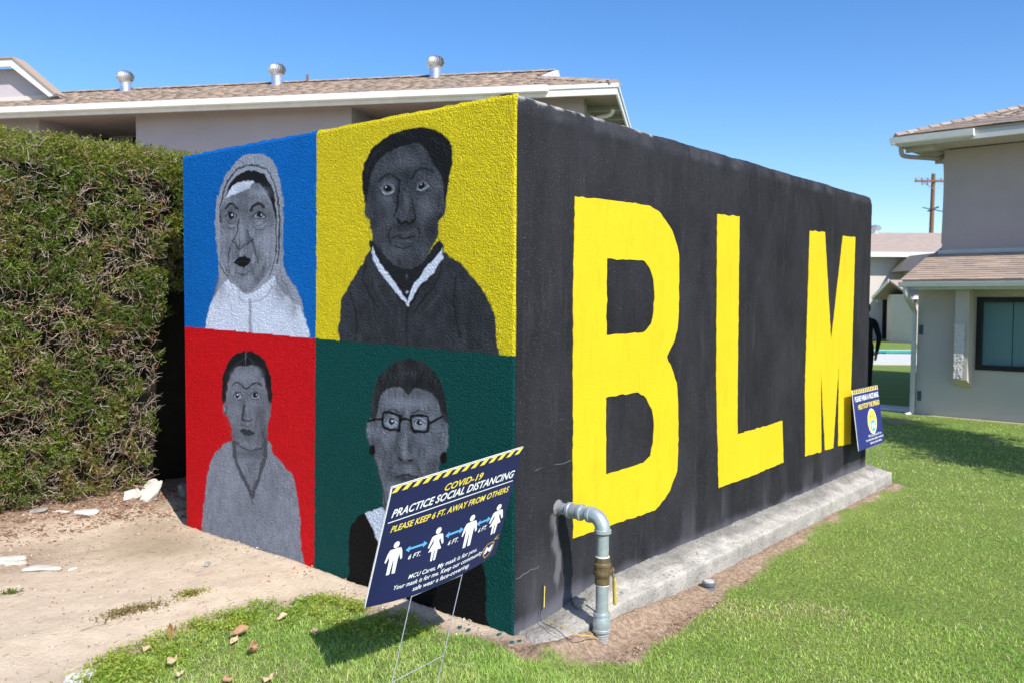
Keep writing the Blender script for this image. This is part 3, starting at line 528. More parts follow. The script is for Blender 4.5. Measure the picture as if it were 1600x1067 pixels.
for cr in ([(806, 904), (812, 902), (817, 897), (824, 894), (829, 889), (838, 888), (842, 883)], [(836, 735), (846, 730), (858, 728), (868, 725), (880, 724), (893, 718)]):
    mb = MB(); mb.tube([(onp(px, py, 1, -.0008)) for px, py in cr], .0011, 4); mb.build('hairline_crack', mat('crack_edge', (.22, .22, .24), None, 30, .9), hut)
# footing: a rough concrete ledge along the black wall
nfx = 420; fx = np.linspace(-.06, 5.12, nfx); fp = []
fpro = [(.02, .035)]*1+[(-.01-.012*i, .03) for i in range(14)]+[(-.193, .025), (-.199, .018), (-.2015, .004), (-.203, -.06), (-.205, -.11), (-.206, -.2)]
V = []
for x in fx:
    q = sstep(.15, .8, x); e = sstep(4.9, 5.1, x)
    for k, (y, z) in enumerate(fpro):
        t = min(1, max(0, (-y)/.19))
        ztop = (1-q)*(-.028)+q*((.055)*(1-t)+(-.002)*t)+.01*e
        yy_ = y*(1.0+.10*math.sin(x*1.3)*.3)
        if k <= 14: V.append((x, yy_, ztop))
        elif k < 18: V.append((x, yy_-.01*(1-q), ztop-(.02-z)*(.5+.5*q)))
        else: V.append((x, yy_, z-.02))
V = np.array(V); V[:, 2] -= .09*(1-sstep(-.06, .06, V[:, 0])); n3 = V.copy(); topm = np.tile(np.array([1]*15+[.8, .6, .4, .3, .2, 0][:len(fpro)-15]), nfx)
V[:, 2] += topm*(.005*fbm(n3, 5, 3, 20)+.0075*vnoise(n3, 45, 21)*np.clip((.19+V[:, 1])/.08, 0, 1)+.005*np.abs(vnoise(n3, 90, 22))); V[:, 1] += .004*vnoise(n3, 6, 23)*(topm < .9)
fm = mat('footing_concrete', (.47, .445, .395), (.26, .245, .225), 9, .92, 75, 1., .012, speck=((.13, .12, .11), 48, .60))
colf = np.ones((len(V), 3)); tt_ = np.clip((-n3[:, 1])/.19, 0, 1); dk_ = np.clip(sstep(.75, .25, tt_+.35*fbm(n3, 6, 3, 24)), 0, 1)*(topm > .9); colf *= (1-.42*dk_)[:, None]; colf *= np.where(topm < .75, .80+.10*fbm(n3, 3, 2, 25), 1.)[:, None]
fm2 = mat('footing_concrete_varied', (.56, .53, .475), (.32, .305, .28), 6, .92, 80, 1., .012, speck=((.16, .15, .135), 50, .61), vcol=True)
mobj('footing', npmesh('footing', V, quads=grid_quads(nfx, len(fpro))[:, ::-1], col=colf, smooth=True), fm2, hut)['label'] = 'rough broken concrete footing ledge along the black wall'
mb = MB(); mb.box((BW-.01, -.2, -.3), (5.122, 1.2, -.002)); mb.build('footing_end', fm, hut, bevel=.006)
for k_, (px, py, lb) in enumerate(((718, 978, 'teal paint splash on the soil farthest left of the building corner'), (732, 982, 'second teal paint splash on the soil left of the building corner'), (780, 990, 'teal paint splash right under the green panel edge'), (800, 999, 'teal paint splash below the corner, lowest of the row'), (811, 996, 'teal paint splash on the footing just right of the corner'))):
    q = onp(px, py, 2, -.02); zs = float(zg(q[0], q[1]))+.012; pts_ = []; rs_ = random.Random(k_); n_ = 13
    V_ = [(q[0]+math.cos(6.283*i/n_)*.012*rs_.uniform(.3, 1.6), q[1]+math.sin(6.283*i/n_)*.008*rs_.uniform(.3, 1.6), zs-.003) for i in range(n_)]
    mb = MB(); mb.prism(V_, (0, 0, -.006)); s_ = mb.build('paint_splash', M['teal_splash']); tag(s_, lb, 'paint splash', 'teal paint splashes at the corner')
# ------------------------------------------------------------------ building behind (long low-pitched roof)
SH_MESH = {}
def shingle_mesh(w, h, t, k):
    key = (round(w, 3), round(h, 3), k)
    if key not in SH_MESH:
        mb = MB(); mb.add([(0, 0, 0), (w, 0, 0), (w, h, .002), (0, h, .002), (0, 0, t), (w, 0, t), (w, h, .004), (0, h, .004)], [(3, 2, 1, 0), (4, 5, 6, 7), (0, 1, 5, 4), (1, 2, 6, 5), (2, 3, 7, 6), (3, 0, 4, 7)])
        me = mb.mesh('shingle'); me.materials.append(M['sh%d' % k]); SH_MESH[key] = me
    return SH_MESH[key]
def shingle_field(parent, O, U, Vv, L, H, inside, tab=.3, course=.145, as_parts=0, t=.014):
    """courses of shingle tabs on a roof plane: O corner, U along eave, Vv up the slope"""
    O, U, Vv = np.array(O, float), np.array(U, float), np.array(Vv, float); U /= np.linalg.norm(U); Vv /= np.linalg.norm(Vv); Nn = np.cross(U, Vv)
    if Nn[2] < 0: Nn = -Nn
    B = np.array([[0, 0, 0], [1, 0, 0], [1, 1, 0], [0, 1, 0], [0, 0, 1], [1, 0, 1], [1, 1, .2], [0, 1, .2]], float); vs = []; cs = []; rr = random.Random(3)
    parts = []
    for j in range(int(H/course)+1):
        off = rr.uniform(0, tab); i = -1
        x = -off
        while x < L:
            w = tab*rr.choice((.6, .8, 1, 1, 1.3)); cxm, cym = x+w/2, j*course+course/2
            if x+w > 0 and inside(cxm, cym):
                k = rr.randrange(5); x0 = max(x, 0); w2 = min(x+w, L)-x0; tt = t*rr.choice((.7, 1, 1.35))
                parts.append((x0, j*course, w2, k, tt))
            x += w
    for n, (x0, y0, w, k, tt) in enumerate(parts):
        if n < as_parts:
            me = shingle_mesh(round(w*20)/20+.02, course*1.25, .014, k); o = bpy.data.objects.new('shingle', me); link(o, parent)
            p = O+U*x0+Vv*y0+Nn*.004*(1+(n % 3)*.4)
            o.matrix_local = Matrix(((U[0], Vv[0], Nn[0], p[0]), (U[1], Vv[1], Nn[1], p[1]), (U[2], Vv[2], Nn[2], p[2]), (0, 0, 0, 1)))
        else:
            P = O+U*x0+Vv*y0+Nn*(.003+.0004*(n % 4))+(B[:, :1]*(w-.004))*U+(B[:, 1:2]*course*1.2)*Vv+(B[:, 2:]*tt)*Nn; vs.append(P); cs.append(np.tile(np.array(SHT[k])*rr.uniform(.88, 1.1), (8, 1)))
    if vs:
        nB = len(vs); q0 = np.array([(0, 3, 2, 1), (4, 5, 6, 7), (0, 1, 5, 4), (1, 2, 6, 5), (2, 3, 7, 6), (3, 0, 4, 7)])
        Q_ = (q0[None]+np.arange(nB)[:, None, None]*8).reshape(-1, 4)
        o = mobj('shingle_courses', npmesh('shingle_courses', np.concatenate(vs), quads=Q_, col=np.concatenate(cs)), M['shingle'], parent); o['kind'] = 'stuff'
def ridge_caps(parent, A, B, step=.25, w=.15, maxn=80):
    A, B = np.array(A, float), np.array(B, float); d = B-A; L = np.linalg.norm(d); d /= L; s = np.cross(d, (0, 0, 1)); s /= np.linalg.norm(s); up = np.cross(s, d); mes = []
    for k in range(3):
        mb = MB(); mb.add([(0, -w, -.045), (0, 0, .02), (0, w, -.045), (step*1.25, -w, -.06), (step*1.25, 0, 0), (step*1.25, w, -.06), (0, -w, -.07), (0, w, -.07)], [(0, 1, 4, 3), (1, 2, 5, 4), (6, 0, 1, 2, 7), (6, 7, 5, 3)])
        me = mb.mesh('ridge_shingle'); me.materials.append(M['sh%d' % k]); mes.append(me)
    for n in range(min(maxn, int(L/step))):
        o = bpy.data.objects.new('ridge_shingle', mes[n % 3]); link(o, parent); p = A+d*n*step+up*.03
        o.matrix_local = Matrix(((d[0], s[0], up[0], p[0]), (d[1], s[1], up[1], p[1]), (d[2], s[2], up[2], p[2]), (0, 0, 0, 1)))

LB = empty('apartment_building', (0, 0, 0), label='long mauve stucco building with brown shingle roof and white fascia behind hedge and mural', cat='building')
aL = np.array([9.553, 5.727]); du = np.array([math.sin(math.radians(151.1)), math.cos(math.radians(151.1))]); nL = np.array([math.sin(math.radians(61.1)), math.cos(math.radians(61.1))])
def lp(s, o, z): q = aL-du*s+nL*o; return np.array([q[0], q[1], z])
US, UO = lp(1, 0, 0)-lp(0, 0, 0), lp(0, 1, 0)-lp(0, 0, 0)
def lbox(mb, s0, s1, o0, o1, z0, z1): return mb.box((s0, o0, z0), (s1, o1, z1), O=lp(0, 0, 0), X=US, Y=UO)
ZE = 5.22; SL = .32
mb = MB()
for s0, s1 in ((.6, 1.6), (4.95, 9.43), (11.6, 15.8), (18, 22)): lbox(mb, s0, s1, .5, 2.4, -.3, 5.13)
lbox(mb, .6, 22, 2.4, 7.4, -.3, 5.13)
for s0, s1 in ((1.6, 4.95), (9.43, 11.6), (15.8, 18)):      # balcony floors and low walls of the recesses
    lbox(mb, s0, s1, .5, .62, 2.5, 3.75); lbox(mb, s0, s1, .62, 2.4, 2.5, 2.7)
    lbox(mb, s0, s1, .505, 2.4, -.3, 2.5)
mb.build('wall', M['plaster'], LB)
mb = MB(); lbox(mb, .03, 22, .03, 8, 5.13, 5.17); mb.build('soffit', M['soffit_brown'], LB)
mb = MB()
lbox(mb, -.0, 22, -.03, .02, 5.06, 5.20); lbox(mb, -.03, 0, -.03, 8.03, 5.06, 5.20)
mb.build('fascia', M['white'], LB)
mb = MB(); lbox(mb, 1.15, 22, -.14, -.032, 5.13, 5.245); lbox(mb, -.05, 22, -.05, -.032, 5.17, 5.25); lbox(mb, -.052, -.032, -.05, 8, 5.17, 5.25); mb.build('gutter', M['white'], LB, bevel=.01)
mb = MB()      # roof deck: hip with a small gablet
R0, R1, R2, R3 = lp(0, 0, 5.25), lp(22, 0, 5.25), lp(22, 4, 5.25+4*SL), lp(1.7, 4, 5.25+4*SL)
G0, G1 = lp(1.7, 2, 5.25+2*SL), lp(1.7, 6, 5.25+2*SL); Bk0, Bk1 = lp(0, 8, 5.25), lp(22, 8, 5.25)
dn = np.array([0, 0, -.07])
for f in ([R0, R1, R2, R3, G0], [Bk0, G1, R3, R2, Bk1], [R0, G0, G1, Bk0], [R1, Bk1, R2]):
    mb.prism([p-np.array([0, 0, .01]) for p in f], dn)
mb.build('roof_deck', M['sh1'], LB)
mb = MB(); mb.prism([lp(1.66, 2.1, 5.25+2*SL+.02), lp(1.66, 4, 5.25+4*SL+.01), lp(1.66, 5.9, 5.25+2*SL+.02)], lp(.03, 0, 0)-lp(0, 0, 0)); mb.build('gablet_panel', M['white'], LB)
mb = MB()
for oo in (-1, 1): mb.prism([lp(1.55, 4, 5.25+4*SL+.03), lp(1.55, 4, 5.25+4*SL-.12), lp(1.55, 4+oo*2.1, 5.25+1.9*SL-.10), lp(1.55, 4+oo*2.1, 5.25+1.9*SL+.05)], lp(.09, 0, 0)-lp(0, 0, 0))
mb.build('rake_board', M['white'], LB)
Vsl = UO+np.array([0, 0, SL]); Lsl = 4*math.hypot(1, SL)
def in_front(x, y): o = y/math.hypot(1, SL); return x > min(.85*o, 1.7) and o < 4 and x < 16
shingle_field(LB, R0, US, Vsl, 16, Lsl, in_front, tab=.32, course=.15)
Ve = US+np.array([0, 0, (2*SL)/1.7]); shingle_field(LB, lp(0, 0, 5.25), UO, Ve, 8, 1.82, lambda x, y: y*1.17 < min(x, 8-x), tab=.32, course=.15)
ridge_caps(LB, lp(0, 0, 5.27), lp(1.7, 2, 5.27+2*SL), .22, .13)
ridge_caps(LB, lp(1.62, 4, 5.27+4*SL), lp(15, 4, 5.27+4*SL), .25, .14)
# windows in the recess behind the hedge
for s0, s1 in ((11.3, 11.8), (9.7, 10.75), (2, 3.2)):
    mb = MB()
    for a, b_ in (((s0, 2.9), (s0+.05, 5.08)), ((s1-.05, 2.9), (s1, 5.08))): lbox(mb, a[0], b_[0], 2.33, 2.398, a[1], b_[1])
    lbox(mb, s0+.05, s1-.05, 2.33, 2.398, 5.02, 5.08); lbox(mb, s0+.05, s1-.05, 2.33, 2.398, 2.9, 2.96); w_ = mb.build('window_frame', M['frame_dark'], LB)
    mb = MB(); lbox(mb, s0+.05, s1-.05, 2.36, 2.37, 2.96, 5.02); mb.build('pane', M['glass'], w_)
    mb = MB(); lbox(mb, s0+.05, s1-.05, 2.385, 2.395, 2.96, 5.02); mb.build('blind', M['curtain'], w_)
# eave lookouts and the curved downspout at the roof corner
for k in range(9):
    mb = MB(); lbox(mb, .0, .6, 1.2+k*.8, 1.25+k*.8, 5.05, 5.128); mb.build('eave_rafter', M['soffit'], LB)
p = [lp(.12, 1.0, 5.03), lp(.16, 1.02, 4.95), lp(.25, 1.05, 4.92), lp(.45, 1.05, 4.88), lp(.55, 1.05, 4.75), lp(.55, 1.05, 3)]
mb = MB(); mb.tube(curve(p, 5), .04, 8); mb.build('downspout', M['white'], LB, smooth=50)
# popped-up roof volume at the left
mb = MB(); pp = [(17, 6.62), (13.3, 6.60), (12.35, 5.93), (12.35, 5.8), (17, 5.8)]
mb.prism([lp(s, 2.0, z) for s, z in pp], UO*.2); mb.build('dormer_wall', mat('lilac_stucco', (.50, .45, .48), (.46, .42, .45), 1.2, .92, 120, .3, .004), LB)
mb = MB()
mb.prism([lp(17, 1.75, 6.76), lp(13.24, 1.75, 6.74), lp(13.24, 1.75, 6.58), lp(17, 1.75, 6.60)], UO*.08)
mb.prism([lp(13.24, 1.75, 6.74), lp(12.2, 1.75, 5.93), lp(12.36, 1.75, 5.89), lp(13.30, 1.75, 6.58), lp(13.24, 1.75, 6.58)], UO*.08); mb.build('dormer_fascia', M['white'], LB)
mb = MB(); mb.prism([lp(17, 1.72, 6.80), lp(13.22, 1.72, 6.78), lp(12.18, 1.72, 5.95), lp(12.2, 1.72, 5.93), lp(13.24, 1.72, 6.745), lp(17, 1.72, 6.765)], UO*.36); mb.build('dormer_roof', M['sh0'], LB)
mb = MB(); mb.prism([lp(17, 1.97, 5.93), lp(12.6, 1.97, 5.99), lp(12.45, 1.97, 5.90), lp(17, 1.97, 5.8)], UO*.025); mb.build('dormer_flashing', M['plaster_cream'], LB)
# turbine vents
def turbine(loc, label, first=[None]):
    if first[0] is None:
        t = empty('roof_turbine_vent'); mb = MB()
        mb.tube([(0, 0, -.12), (0, 0, .02), (0, 0, .20)], [.15, .125, .125], 20); mb.build('neck', M['turbine'], t, smooth=40)
        mb = MB(); mb.tube([(0, 0, .18), (0, 0, .21), (0, 0, .212)], [.135, .15, .12], 20); mb.build('collar', M['turbine'], t, smooth=40)
        mb = MB(); nf = 22
        for k in range(nf):      # curved overlapping vanes
            a = 2*math.pi*k/nf; L_ = []
            for j in range(7):
                ph = -1.2+2.5*j/6; z = .325+.135*math.sin(ph); rr_ = .205*math.cos(ph*.92)
                L_.append(((rr_*math.cos(a), rr_*math.sin(a), z), ((rr_*.80)*math.cos(a+.42), (rr_*.80)*math.sin(a+.42), z)))
            n0 = len(mb.v); mb.v += [q for pr_ in L_ for q in pr_]
            mb.f += [(n0+2*j, n0+2*j+1, n0+2*j+3, n0+2*j+2) for j in range(6)]
        mb.build('vanes', M['turbine'], t, smooth=60)
        mb = MB(); mb.tube([(0, 0, .44), (0, 0, .465), (0, 0, .475)], [.115, .07, .01], 16); mb.build('cap', M['turbine'], t, smooth=60)
        first[0] = t; r_ = t
    else:
        t = first[0]; r_ = t.copy(); COL.objects.link(r_)
        for ch in t.children: c_ = ch.copy(); COL.objects.link(c_); c_.parent = r_
    r_.location = loc; r_.rotation_euler = (.0, 0, random.uniform(0, 6)); tag(r_, label, 'roof vent', 'turbine vents along the ridge of the long roof')
for s, lab in ((11.86, 'shiny turbine roof vent nearest the lilac dormer, leftmost of three'), (8.0, 'shiny turbine roof vent beside the thin vent pipe, middle of three'), (4.25, 'shiny turbine roof vent above the yellow mural panel, rightmost of three')):
    turbine(lp(s, 3.7, 5.25+3.7*SL+.02), lab)
mb = MB(); q = lp(7.3, 3.8, 0); mb.tube([(q[0], q[1], 6.40), (q[0], q[1], 6.66)], .028, 8); o = mb.build('vent_pipe', M['wood']); tag(o, 'thin brown vent pipe sticking up from the ridge between two turbine vents', 'vent pipe')
mb.v = []; 

# ------------------------------------------------------------------ building on the right
RB = empty('stucco_house', (0, 0, 0), label='two-storey grey stucco building at right edge with brown shingle roofs', cat='building')
aR = np.array([12.472, 1.571]); uR = np.array([-.045, -.999]); nR = np.array([.999, -.045])
def rp(s, o, z): q = aR+uR*s+nR*o; return np.array([q[0], q[1], z])
XS, XO = rp(1, 0, 0)-rp(0, 0, 0), rp(0, 1, 0)-rp(0, 0, 0)
def rbox(mb, s0, s1, o0, o1, z0, z1): return mb.box((s0, o0, z0), (s1, o1, z1), O=rp(0, 0, 0), X=XS, Y=XO)
mb = MB(); rbox(mb, 0, .90, 0, .3, -.6, 1.80); rbox(mb, 1.9, 7, 0, .3, -.6, 1.80); rbox(mb, .90, 1.9, 0, .3, -.6, .485); rbox(mb, .90, 1.9, 0, .3, 1.645, 1.80)
rbox(mb, 0, 7, .3, 8.5, -.6, 1.80); mb.build('lower_wall', M['plaster_grey'], RB)
mb = MB(); rbox(mb, .05, 7, 1.0, 8.5, 1.8, 4.20); mb.build('upper_wall', M['plaster_mauve_dark'], RB)
mb = MB(); rbox(mb, .0, 7, .97, 1.0, 2.40, 2.47); mb.build('wall_flashing', M['trim_grey'], RB)
# lower roof
mb = MB(); mb.prism([rp(-.1, -.5, 1.86), rp(7, -.5, 1.86), rp(7, 1.0, 2.345), rp(-.1, 1.0, 2.345)], (0, 0, .05)); mb.prism([rp(-.1, 1.0, 2.345), rp(.048, 1.0, 2.345), rp(.048, 5, 3.6), rp(-.1, 5, 3.6)], (0, 0, .05)); mb.build('lower_roof_deck', M['sh1'], RB)
mb = MB(); rbox(mb, -.08, 7, -.52, -.47, 1.76, 1.86); mb.build('lower_fascia', M['trim_grey'], RB)
mb = MB(); mb.prism([rp(-.12, -.64, 1.88), rp(-.12, -.62, 1.81), rp(-.12, -.54, 1.80), rp(-.12, -.522, 1.81), rp(-.12, -.522, 1.885)], XS*7.1); mb.build('lower_gutter', M['white'], RB)
mb = MB(); rbox(mb, -.05, 7, -.47, 0, 1.80, 1.83); mb.build('lower_soffit', M['soffit'], RB)
Vr = XO+np.array([0, 0, .3233]); shingle_field(RB, rp(-.12, -.53, 1.912), XS, Vr, 3.1, 1.62, lambda x, y: y < 1.56, tab=.27, course=.125, as_parts=160)
p = [rp(-.02, -.56, 1.80), rp(-.02, -.56, 1.70), rp(-.02, -.50, 1.62), rp(-.03, -.2, 1.48), rp(-.035, -.07, 1.40), rp(-.035, -.065, 1.25), rp(-.035, -.065, -.24), rp(-.06, -.12, -.31), rp(-.10, -.22, -.33)]
mb = MB(); mb.tube(curve(p, 4), .042, 8); mb.build('downspout', M['trim_grey'], RB, smooth=50)
for z in (1.1, -.0):
    mb = MB(); rbox(mb, .03, .09, -.012, -.002, z-.08, z+.08); mb.build('pipe_clip', mat('teal_grey_clip', (.07, .12, .14), None, 9, .6), RB)
# pilaster with ledgestone face, sloped foot
mb = MB(); mb.prism([rp(.66, -.003, 1.80), rp(.66, -.30, 1.80), rp(.66, -.30, .33), rp(.66, -.003, .19)], XS*.20); o = mb.build('pilaster', M['plaster_grey'], RB)
mb = MB()
gu, gz_ = np.meshgrid(np.linspace(.662, .815, 16), np.linspace(.35, 1.22, 80), indexing='ij'); nd = P3(gu.ravel(), gz_.ravel()); dd_ = .012+.010*np.abs(vnoise(nd, 22, 5))+.005*vnoise(nd, 60, 6)
mobj('stone_face', npmesh('stone_face', np.stack([rp(a_, -.300-d_, z_) for a_, d_, z_ in zip(gu.ravel(), dd_, gz_.ravel())]), quads=grid_quads(16, 80)), M['plaster_cream'], o)
mb = MB(); rbox(mb, .87, .90, -.0, .0, .4, 1.7)
mb = MB()
for s0, s1, z0, z1 in ((.90, .98, .487, 1.643), (1.82, 1.9, .487, 1.643), (.98, 1.82, .487, .565), (.98, 1.82, 1.565, 1.643)): rbox(mb, s0, s1, -.02, .06, z0, z1)
w_ = mb.build('window_frame', M['frame_dark'], RB)
mb = MB(); rbox(mb, .98, 1.82, .02, .028, .565, 1.565); mb.build('pane', M['glass'], w_)
mb = MB(); rbox(mb, .98, 1.40, .075, .085, .565, 1.565); rbox(mb, 1.412, 1.82, .075, .085, .565, 1.565); mb.build('blind', M['curtain'], w_)
mb = MB(); rbox(mb, .905, 1.895, .14, .15, .49, 1.64); mb.build('dark_room', M['dark_void'], w_)
# upper roof: hip at the left end
ZU = 4.34; hs = .33
H0 = rp(-.47, .2, ZU); mb = MB()
mb.prism([H0, rp(7, .2, ZU), rp(7, 4.2, ZU+4*hs), rp(3.53, 4.2, ZU+4*hs)], (0, 0, .05)); mb.prism([H0, rp(3.53, 4.2, ZU+4*hs), rp(-.47, 8.2, ZU)], (0, 0, .05)); mb.build('upper_roof_deck', M['sh1'], RB)
mb = MB(); rbox(mb, -.43, 7, .2, .24, ZU-.13, ZU+.0); rbox(mb, -.47, -.43, .2, 8.2, ZU-.13, ZU+.0); mb.build('upper_fascia', M['trim_grey'], RB)
mb = MB(); mb.prism([rp(-.56, .08, ZU+.02), rp(-.56, .10, ZU-.08), rp(-.56, .17, ZU-.10), rp(-.56, .197, ZU-.08), rp(-.56, .197, ZU+.025)], XS*1.3)
mb.prism([rp(-.58, .10, ZU+.02), rp(-.56, .10, ZU-.08), rp(-.49, .10, ZU-.10), rp(-.473, .10, ZU-.08), rp(-.473, .10, ZU+.025)], XO*8); mb.build('upper_gutter', M['white'], RB)
mb = MB(); rbox(mb, -.42, 7, .25, 1.0, ZU-.12, ZU-.09); rbox(mb, -.42, .05, 1.0, 8.1, ZU-.12, ZU-.09); mb.build('upper_soffit', M['soffit'], RB)
for k in range(6):
    mb = MB(); rbox(mb, -.42, .045, .45+k*.8, .52+k*.8, ZU-.20, ZU-.122); mb.build('eave_rafter', M['soffit'], RB)
Vr = XO+np.array([0, 0, hs]); shingle_field(RB, rp(-.50, .17, ZU+.055), XS, Vr, 3.6, 3.2, lambda x, y: x > y/1.053-.0, tab=.27, course=.125, as_parts=70)
ridge_caps(RB, rp(-.5, .17, ZU+.06), rp(3.5, 4.17, ZU+4*hs+.06), .2, .11, 26)
p = [rp(-.44, .3, ZU-.1), rp(-.44, .3, ZU-.2), rp(-.40, .42, ZU-.27), rp(-.1, 1.02, ZU-.27), rp(.005, 1.25, ZU-.33), rp(.005, 1.25, 2.6)]
mb = MB(); mb.tube(curve(p, 5), .04, 8); mb.build('downspout', M['plaster_mauve_dark'], RB, smooth=50)
mb = MB(); rbox(mb, -.9, -.02, .1, .6, -.5, -.27); rbox(mb, -3.2, -.9, .15, .85, -.5, -.27); o = mb.build('walkway', M['deck'], bevel=.01); tag(o, kind='structure')

# ------------------------------------------------------------------ far side: lawn, pool, apartment block, utility pole
hx = np.array([_r[0], _r[1]])/math.hypot(_r[0], _r[1]); hy_ = np.array([_f[0], _f[1]])/math.hypot(_f[0], _f[1])
def fp_(u, d, z): q = CAM[:2]+hx*u+hy_*d; return np.array([q[0], q[1], z])
XF, YF = fp_(1, 0, 0)-fp_(0, 0, 0), fp_(0, 1, 0)-fp_(0, 0, 0)
def fbox(mb, u0, u1, d0, d1, z0, z1): return mb.box((u0, d0, z0), (u1, d1, z1), O=fp_(0, 0, 0), X=XF, Y=YF)
mb = MB(); fbox(mb, 4, 30, 26.8, 31.6, -.6, -.29); fbox(mb, 4, 30, 34.0, 34.5, -.6, -.29); o = mb.build('pool_deck', M['deck']); tag(o, kind='structure')
mb = MB(); fbox(mb, 4, 30, 31.6, 34.0, -.6, -.325); o = mb.build('pool_water', M['water']); tag(o, kind='structure')
mb = MB(); fbox(mb, 4, 30, 33.93, 33.999, -.324, -.291); o = mb.build('pool_coping', M['water']); tag(o, kind='structure')
FB = empty('apartment_block', (0, 0, 0), label='distant cream stucco apartment block with brown roof beyond the pool', cat='building'); DF = 45
mb = MB(); fbox(mb, 6, 32, DF, DF+8, -.6, 4.0); mb.build('wall', M['plaster_cream'], FB)
mb = MB(); mb.prism([fp_(5.5, DF-.8, 4.06), fp_(32.5, DF-.8, 4.06), fp_(32.5, DF+4, 5.4), fp_(5.5, DF+4, 5.4)], (0, 0, .06)); mb.prism([fp_(5.5, DF+8.8, 4.06), fp_(5.5, DF+4.002, 5.4), fp_(32.5, DF+4.002, 5.4), fp_(32.5, DF+8.8, 4.06)], (0, 0, .06)); mb.build('roof', M['roof_plain'], FB)
mb = MB(); fbox(mb, 5.5, 32.5, -.02+DF-.82, DF-.76, 3.86, 4.10); mb.build('fascia', M['white'], FB)
mb = MB(); fbox(mb, 5.5, 32.5, DF-.76, DF, 4.0, 4.04); mb.build('soffit', M['soffit'], FB)
mb = MB(); fbox(mb, 19.08, 19.40, DF-.03, DF-.002, -.3, 1.75); mb.build('door', M['frame_dark'], FB)
mb = MB(); fbox(mb, 18.72, 18.98, DF-.2, DF-.002, 1.5, 1.72); mb.build('wall_lamp', M['trim_grey'], FB, bevel=.03)
mb = MB(); mb.prism([fp_(19.6, DF-5, 3.2), fp_(20.0, DF-5, 3.75), fp_(22.5, DF-5, 3.75), fp_(22.5, DF-5, -.6), fp_(20.1, DF-5, -.6), fp_(20.1, DF-5, 3.2)], YF*4.98); mb.build('wing_wall', M['plaster_cream'], FB)
mb = MB(); mb.prism([fp_(19.35, DF-5.3, 3.12), fp_(19.98, DF-5.3, 3.92), fp_(22.9, DF-5.3, 3.92), fp_(22.9, DF-5.3, 3.8), fp_(20.05, DF-5.3, 3.8), fp_(19.5, DF-5.3, 3.1)], YF*5.2); mb.build('wing_roof', M['roof_plain'], FB)
# small lean-to store in front of it
FS = empty('garden_store', (0, 0, 0), label='small cream outbuilding with gabled brown roof in front of the distant block', cat='outbuilding')
mb = MB(); mb.prism([fp_(19.1, 44, 2.1), fp_(19.1, 44, -.6), fp_(19.32, 42, -.6), fp_(21.6, 42, -.6), fp_(21.6, 44.5, -.6), fp_(21.6, 44.5, 2.1)][:0] or [fp_(18.55, 42.6, -.6), fp_(18.95, 41.2, -.6), fp_(21.5, 41.2, -.6), fp_(21.5, 43.8, -.6), fp_(18.8, 43.8, -.6)], (0, 0, 2.55)); mb.build('wall', M['plaster_cream'], FS)
mb = MB(); mb.add([fp_(18.75, 41.0, 1.83), fp_(21.9, 41.0, 1.83), fp_(21.9, 42.6, 2.66), fp_(18.35, 42.6, 2.66), fp_(18.1, 43.9, 1.8), fp_(21.9, 43.9, 1.8),
                     fp_(18.75, 41.0, 1.75), fp_(21.9, 41.0, 1.75), fp_(21.9, 42.6, 2.55), fp_(18.35, 42.6, 2.55), fp_(18.1, 43.9, 1.7), fp_(21.9, 43.9, 1.7)],
                    [(0, 1, 2, 3), (3, 2, 5, 4), (6, 9, 8, 7), (9, 10, 11, 8), (0, 3, 9, 6), (3, 4, 10, 9), (0, 6, 7, 1), (1, 7, 8, 2), (2, 8, 11, 5)]); mb.build('roof', M['roof_plain'], FS)
mb = MB(); mb.prism([fp_(18.7, 40.96, 1.73), fp_(21.9, 40.96, 1.73), fp_(21.9, 40.96, 1.85), fp_(18.7, 40.96, 1.85)], YF*.04); mb.prism([fp_(18.3, 42.6, 2.7), fp_(18.05, 43.9, 1.85), fp_(18.05, 43.9, 1.7), fp_(18.3, 42.6, 2.52)], XF*.04); mb.build('fascia', M['white'], FS)
mb = MB(); mb.tube([fp_(18.98, 41.14, 1.75), fp_(18.98, 41.14, -.35)], .05, 6); mb.build('downspout', M['wood'], FS)
t = empty('dome_roof_vent', (0, 0, 0), label='small white roof vent on the distant brown roof left of the pole', cat='roof vent'); q = fp_(20.2, DF+3.9, 0)
mb = MB(); mb.tube([(q[0], q[1], 5.25), (q[0], q[1], 5.62)], .2, 10); mb.build('neck', M['turbine'], t, smooth=40); mb = MB(); mb.tube([(q[0], q[1], 5.6), (q[0], q[1], 5.7), (q[0], q[1], 5.82), (q[0], q[1], 5.88)], [.3, .36, .25, .02], 12); mb.build('cap', M['turbine'], t, smooth=50)
UP = empty('utility_pole', (0, 0, 0), label='brown wooden utility pole with two crossarms rising behind the distant roof', cat='utility pole'); pu = (1452-800)/FPX*60
mb = MB(); mb.tube([fp_(pu-.12, 60, -.5), fp_(pu, 60, 10.35)], [.19, .13], 10); mb.build('pole', M['wood'], UP, smooth=50)
mb = MB(); fbox(mb, pu-1.33, pu+1.3, 59.8, 59.9, 9.76, 9.90); mb.build('crossarm', M['wood'], UP)
mb = MB()
for du_ in (-1.25, -.85, -.45, .45, .85, 1.25): q = fp_(pu+du_, 59.85, 0); mb.tube([(q[0], q[1], 9.9), (q[0], q[1], 10.02), (q[0], q[1], 10.06)], [.03, .06, .03], 6)
for du_ in (-.85, -.5): q = fp_(pu+du_, 59.75, 0); mb.tube([(q[0], q[1], 9.76), (q[0], q[1], 9.55)], [.05, .07], 6)
mb.build('insulator', M['stone_dark'], UP)
